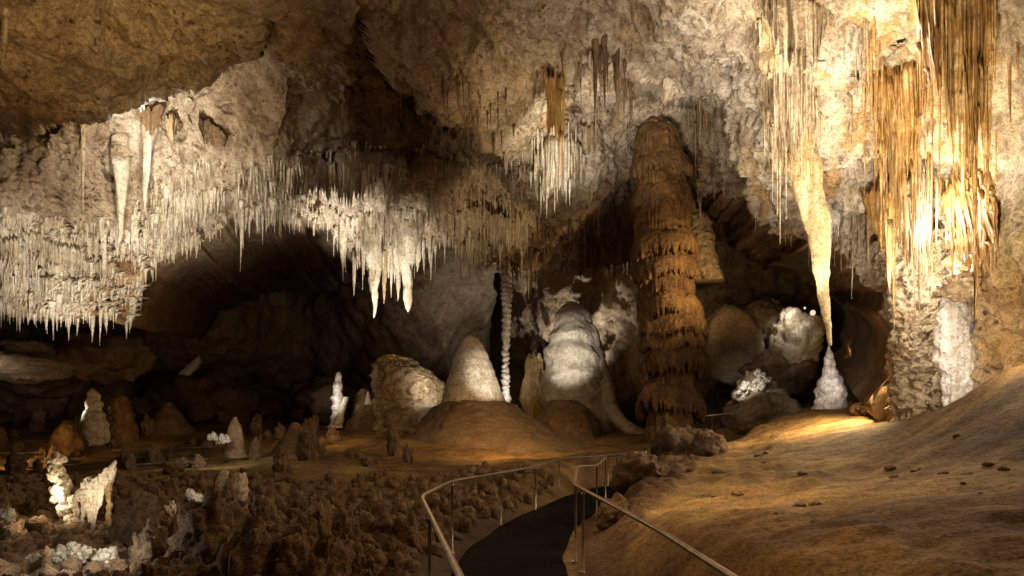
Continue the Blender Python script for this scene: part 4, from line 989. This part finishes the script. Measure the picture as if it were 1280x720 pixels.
# ------------------------------------------------------------------ HANDRAILS
def railing(label, pts, posts, post_len, r=.024, name='handrail', pr=.019, base_z=None):
    """pts: rail top pixels with distance; posts: same, straight down"""
    w = P(*np.array(pts, float).T); b = w.mean(0); b[2] = w[:, 2].min() - 1
    root = empty(name, b.tolist()); tag(root, label, 'handrail')
    d = []
    for i in range(len(w) - 1):
        for t in np.linspace(0, 1, 9)[:-1]: d.append(w[i] * (1 - t) + w[i + 1] * t)
    d.append(w[-1]); d = np.array(d)
    for _ in range(2): d[1:-1] = (d[:-2] + 2 * d[1:-1] + d[2:]) / 4
    V, fs = tube_geo(d - b, r, 12); mesh_obj('rail', V, fs, M['steel'], root)
    for (px, py, dd), L in zip(posts, post_len):
        p = P(px, py, dd) - b; gz = float(ground_z(np.array([p[0] + b[0]]), np.array([p[1] + b[1]]))[0]) - b[2] - .08
        V, fs = tube_geo(np.array([p + [0, 0, -.01], [p[0], p[1], p[2] * .5 + gz * .5], [p[0], p[1], gz]]), pr, 10)
        po = mesh_obj('post', V, fs, M['steel'], root)
        q = P(px, py, dd) - b
        V, fs = tube_geo(np.array([[q[0], q[1], q[2] - .055], [q[0], q[1], q[2] - .03], [q[0], q[1], q[2] - .022]]), pr * 1.45, 10); mesh_obj('collar', V, fs, M['steel'], po)
        V, fs = tube_geo(np.array([[p[0], p[1], gz + .05], [p[0], p[1], gz + .085], [p[0], p[1], gz + .095]]), pr * 3, 12); mesh_obj('base_plate', V, fs, M['steel'], po)
    return root
railing('long worn steel handrail curving along the left side of the path',
        [(640, 850, 2.1), (577, 724, 3.4), (543, 654, 5.3), (528, 623, 7.0), (530, 619, 7.2), (566, 601, 8.8), (626, 591, 11.85), (670, 583, 14.4), (700, 573.5, 18.2), (760, 569, 20.6), (808, 564.5, 23)],
        [(537, 642, 5.8), (565, 602, 8.8), (626, 591.5, 11.85), (669.5, 583.3, 14.4), (699, 574, 18.1), (760, 569, 20.6)], [1] * 6)
railing('sloping worn steel handrail along the right side of the path',
        [(1130, 855, 2.2), (917, 722, 3.5), (826, 664, 4.9), (728, 611, 7.5), (719, 606, 8.0), (718, 602, 8.3), (721, 585, 10.6), (724, 583, 10.9), (745, 582, 13), (752, 577, 15), (758, 571, 17), (772, 569, 18.5), (808, 566, 21.5)],
        [(729, 611.5, 7.45), (719.5, 603, 8.2), (746, 581, 13.2), (757, 573, 16.6), (771, 569, 18.4), (785, 568, 19.5)], [1] * 6)
railing('faint far handrail on the sandy bank at the left picture edge', [(-60, 566, 25), (0, 566, 25), (58, 566, 25)], [(-30, 566, 25), (28, 566, 25), (56, 566, 25)], [1] * 3, r=.03, pr=.022)
railing('dim distant handrail below the egg shaped boulder', [(880, 520, 24), (910, 517, 24), (960, 518, 24), (1000, 520, 24)], [(890, 519, 24), (918, 517, 24), (968, 518, 24)], [1] * 3, r=.022, pr=.022)
def kerb(name, label, pts, r):
    w = P(*np.array(pts, float).T); q = dense(w, 50); q[:, 2] += .03 * pn(q * 1.2)
    V, fs = tube_geo(q, r, 8); o = rebase(mesh_obj(name, V, fs, M['boulder'])); tag(o, label, 'kerb')
kerb('stone_kerb', 'upper pale kerb line of the far left path', [(140, 563, 28.5), (200, 562, 28.5), (272, 558, 28.5)], .05)
kerb('stone_kerb', 'lower pale kerb line of the far left path', [(150, 583, 23.5), (200, 579, 23.5), (262, 574, 23.5)], .05)

# ------------------------------------------------------------------ LIGHT
wd = bpy.data.worlds.new('World'); SC.world = wd; wd.use_nodes = True
bg = wd.node_tree.nodes['Background']; bg.inputs['Color'].default_value = (1.0, 0.72, 0.42, 1); bg.inputs['Strength'].default_value = 0.007
WARM = (1.0, 0.78, 0.5); WHITE = (1.0, 0.955, 0.87); COOL = (1.0, 0.95, 0.92); AMB = (1.0, 0.58, 0.22); SOFT = (1.0, 0.7, 0.36)
from mathutils import Vector
def lamp(px, py, d, watts, col=WARM, size=.12, to=None, cone=70, blend=.8, name='flood_or_fill'):  # hidden floods inferred from lit rock, plus added fills without fixtures
    ld = bpy.data.lights.new(name, 'SPOT' if to else 'POINT'); ld.energy = watts; ld.color = col; ld.shadow_soft_size = size
    o = bpy.data.objects.new(name, ld); COL.objects.link(o); p = P(px, py, d); o.location = p.tolist()
    if to:
        ld.spot_size = math.radians(cone); ld.spot_blend = blend
        o.rotation_euler = (Vector(P(*to).tolist()) - Vector(p.tolist())).to_track_quat('-Z', 'Y').to_euler()
    return o
# left roof: floods below the left edge
lamp(70, 560, 12, 2700, WHITE, to=(84, 350, 18), cone=36, blend=1)
lamp(230, 480, 15, 1700, WHITE, to=(240, 275, 21), cone=45, blend=1)
lamp(166, 215, 16.2, 300, WHITE, to=(185, 150, 18.5), cone=120, size=.1, blend=1)
lamp(150, 370, 15, 560, WHITE, to=(182, 195, 18), cone=38, blend=1)
# upper-left ceiling, dim ochre
lamp(150, 520, 5, 1350, SOFT, to=(140, 5, 13), cone=42, size=.5, blend=1)
lamp(560, 560, 6, 220, SOFT, to=(560, 60, 15), cone=40, size=.5, blend=1)
# middle band
lamp(430, 420, 22, 1900, WHITE, to=(415, 235, 25), cone=42, blend=1)
lamp(500, 500, 23, 2800, WHITE, to=(490, 320, 28), cone=42, blend=1)
lamp(620, 430, 24, 600, WARM, to=(612, 275, 28), cone=45, blend=1)
lamp(690, 300, 17, 330, WHITE, to=(695, 205, 20.5), cone=65, blend=1)
lamp(745, 330, 15, 2000, WHITE, to=(755, 160, 20), cone=55, blend=1)
lamp(650, 330, 14, 420, WARM, to=(650, 130, 18), cone=50, blend=1)
# roof above and right
lamp(850, 560, 8, 800, WHITE, to=(850, 50, 14), cone=55, size=.4, blend=1)  # added broad fill for the roof, no lamp stands here
lamp(940, 420, 10, 900, WHITE, to=(920, 130, 15), cone=60, blend=1)  # second added roof fill, likewise without a source
lamp(1040, 420, 8, 850, WHITE, to=(1040, 60, 11), cone=60, blend=1)
# right wall
def lampc(px, py, off, w, col, size=.1):
    return lamp(px, py, cd(px, py, off), w, col, size)
lampc(1160, 275, 1.4, 80, WHITE); lampc(1192, 222, .7, 30, WHITE); lampc(1178, 335, 1.0, 80, WHITE); lampc(1262, 420, 1.6, 40, WARM); lampc(995, 130, 1.6, 22, WHITE); lampc(930, 60, 2.2, 60, WHITE); lampc(1085, 60, 1.5, 45, WHITE); lampc(188, 160, 2.2, 110, WHITE)
lamp(1200, 470, 11.6, 60, COOL, to=(1195, 400, 14), cone=110, blend=1)
lamp(1008, 390, 13.6, 100, WHITE, to=(1010, 230, 16), cone=60, blend=1)
lamp(1040, 470, 17.2, 120, COOL, to=(1038, 470, 20), cone=50, blend=1)
lamp(1130, 480, 9, 1100, WHITE, to=(1120, 200, 13), cone=70, blend=1)
lamp(1205, 440, 6.5, 1100, WHITE, to=(1180, 90, 10.5), cone=50, blend=1)
lamp(1140, 360, 11.5, 60, WARM, to=(1150, 440, 15), cone=90, blend=1)
# sand slope
lamp(1085, 460, 16.6, 760, SOFT, to=(1000, 545, 17), cone=150, size=.5, blend=1)
lamp(820, 330, 8.5, 300, SOFT, to=(930, 640, 8.5), cone=84, size=.8, blend=1)  # added soft fill hung over the sand
lamp(900, 400, 4.5, 16, AMB, size=.6)  # added amber fill above the near sand
# walkway and pit: added dim fills in mid-air, no real lamps
lamp(640, 200, 7, 36, AMB, size=.8)
lamp(300, 330, 9, 22, AMB, size=.8)
lamp(60, 420, 10, 14, AMB, size=.6)
lamp(520, 480, 14, 28, AMB, size=.6)
# middle formations
lamp(420, 420, 4.5, 3.5, AMB, size=.5)  # added fill brightening the pit beside the rail
lamp(675, 490, 24.0, 2000, WHITE, to=(714, 436, 34), cone=27, blend=.8)
lamp(690, 490, 22.5, 1500, WHITE, to=(604, 468, 31), cone=22, blend=.8)
lamp(716, 485, 36.8, 2200, WHITE, to=(706, 370, 39.5), cone=130, blend=1)
lamp(545, 480, 32.0, 200, WHITE, to=(530, 485, 36), cone=80, blend=1)
lamp(640, 500, 31.4, 70, COOL, to=(633, 470, 33), cone=110, blend=1)
lamp(410, 500, 32.0, 60, COOL, to=(422, 495, 34), cone=90, blend=1)
lamp(975, 330, 20.5, 760, SOFT, to=(838, 350, 26), cone=75, blend=1)
lamp(862, 262, 20, 170, SOFT, to=(830, 190, 26), cone=44, blend=1)
lamp(640, 480, 23, 260, AMB, to=(620, 565, 26), cone=150, size=.6, blend=1)
lamp(985, 372, 26.6, 65, WHITE, to=(985, 420, 28), cone=80, blend=1)
lamp(925, 470, 23.5, 60, COOL, to=(942, 492, 26), cone=70, blend=1)
lamp(1060, 440, 24, 22, AMB, to=(1050, 370, 30), cone=120, blend=1)
lamp(930, 400, 25, 40, AMB, to=(930, 300, 31), cone=120, blend=1)
# left formations
lamp(60, 620, 8.9, 7, WARM, size=.05); lamp(112, 640, 8.3, 14, WARM, size=.05, to=(118, 605, 9), cone=100)
lamp(86, 668, 6.1, 7, WHITE, size=.04); lamp(152, 690, 6.3, 1.2, COOL, size=.04); lamp(25, 650, 7.0, .7, WARM, size=.04)
lamp(80, 515, 29.6, 60, WHITE, to=(112, 515, 30), cone=70); lamp(20, 545, 23, 90, AMB, to=(20, 575, 25), cone=140)
lamp(-30, 470, 27, 36, WHITE, to=(30, 452, 31), cone=90, blend=1); lamp(190, 510, 28, 24, AMB, to=(150, 530, 31), cone=120, blend=1)
lamp(280, 535, 20.5, 40, WHITE, to=(285, 560, 23), cone=140)
lamp(230, 440, 36, 50, AMB, to=(240, 390, 45), cone=60, blend=1)
lamp(480, 440, 33, 150, AMB, to=(540, 370, 42), cone=80, blend=1)
lamp(400, 480, 26, 90, AMB, to=(400, 545, 30), cone=140, size=.6, blend=1)
lamp(250, 605, 8.9, 5, WHITE, size=.04)

# ------------------------------------------------------------------ CAMERA
cam = bpy.data.cameras.new('camera'); co = bpy.data.objects.new('camera', cam); COL.objects.link(co)
co.location = (0, 0, EYE); co.rotation_euler = (math.radians(90), 0, 0)
cam.sensor_width = 36; cam.lens = 36 * F / 1280; cam.shift_y = (HY - 360) / 1280; cam.clip_start = .05; cam.clip_end = 500
SC.camera = co
SC.view_settings.view_transform = 'Standard'; SC.view_settings.look = 'None'; SC.view_settings.exposure = 1.3; SC.view_settings.gamma = 1
SC.render.engine = 'CYCLES'
SC.cycles.use_denoising = True; SC.cycles.denoising_prefilter = 'NONE'
SC.cycles.max_bounces = 4; SC.cycles.diffuse_bounces = 3; SC.cycles.glossy_bounces = 2; SC.cycles.transmission_bounces = 1
SC.cycles.use_light_tree = True; SC.cycles.caustics_reflective = False; SC.cycles.caustics_refractive = False
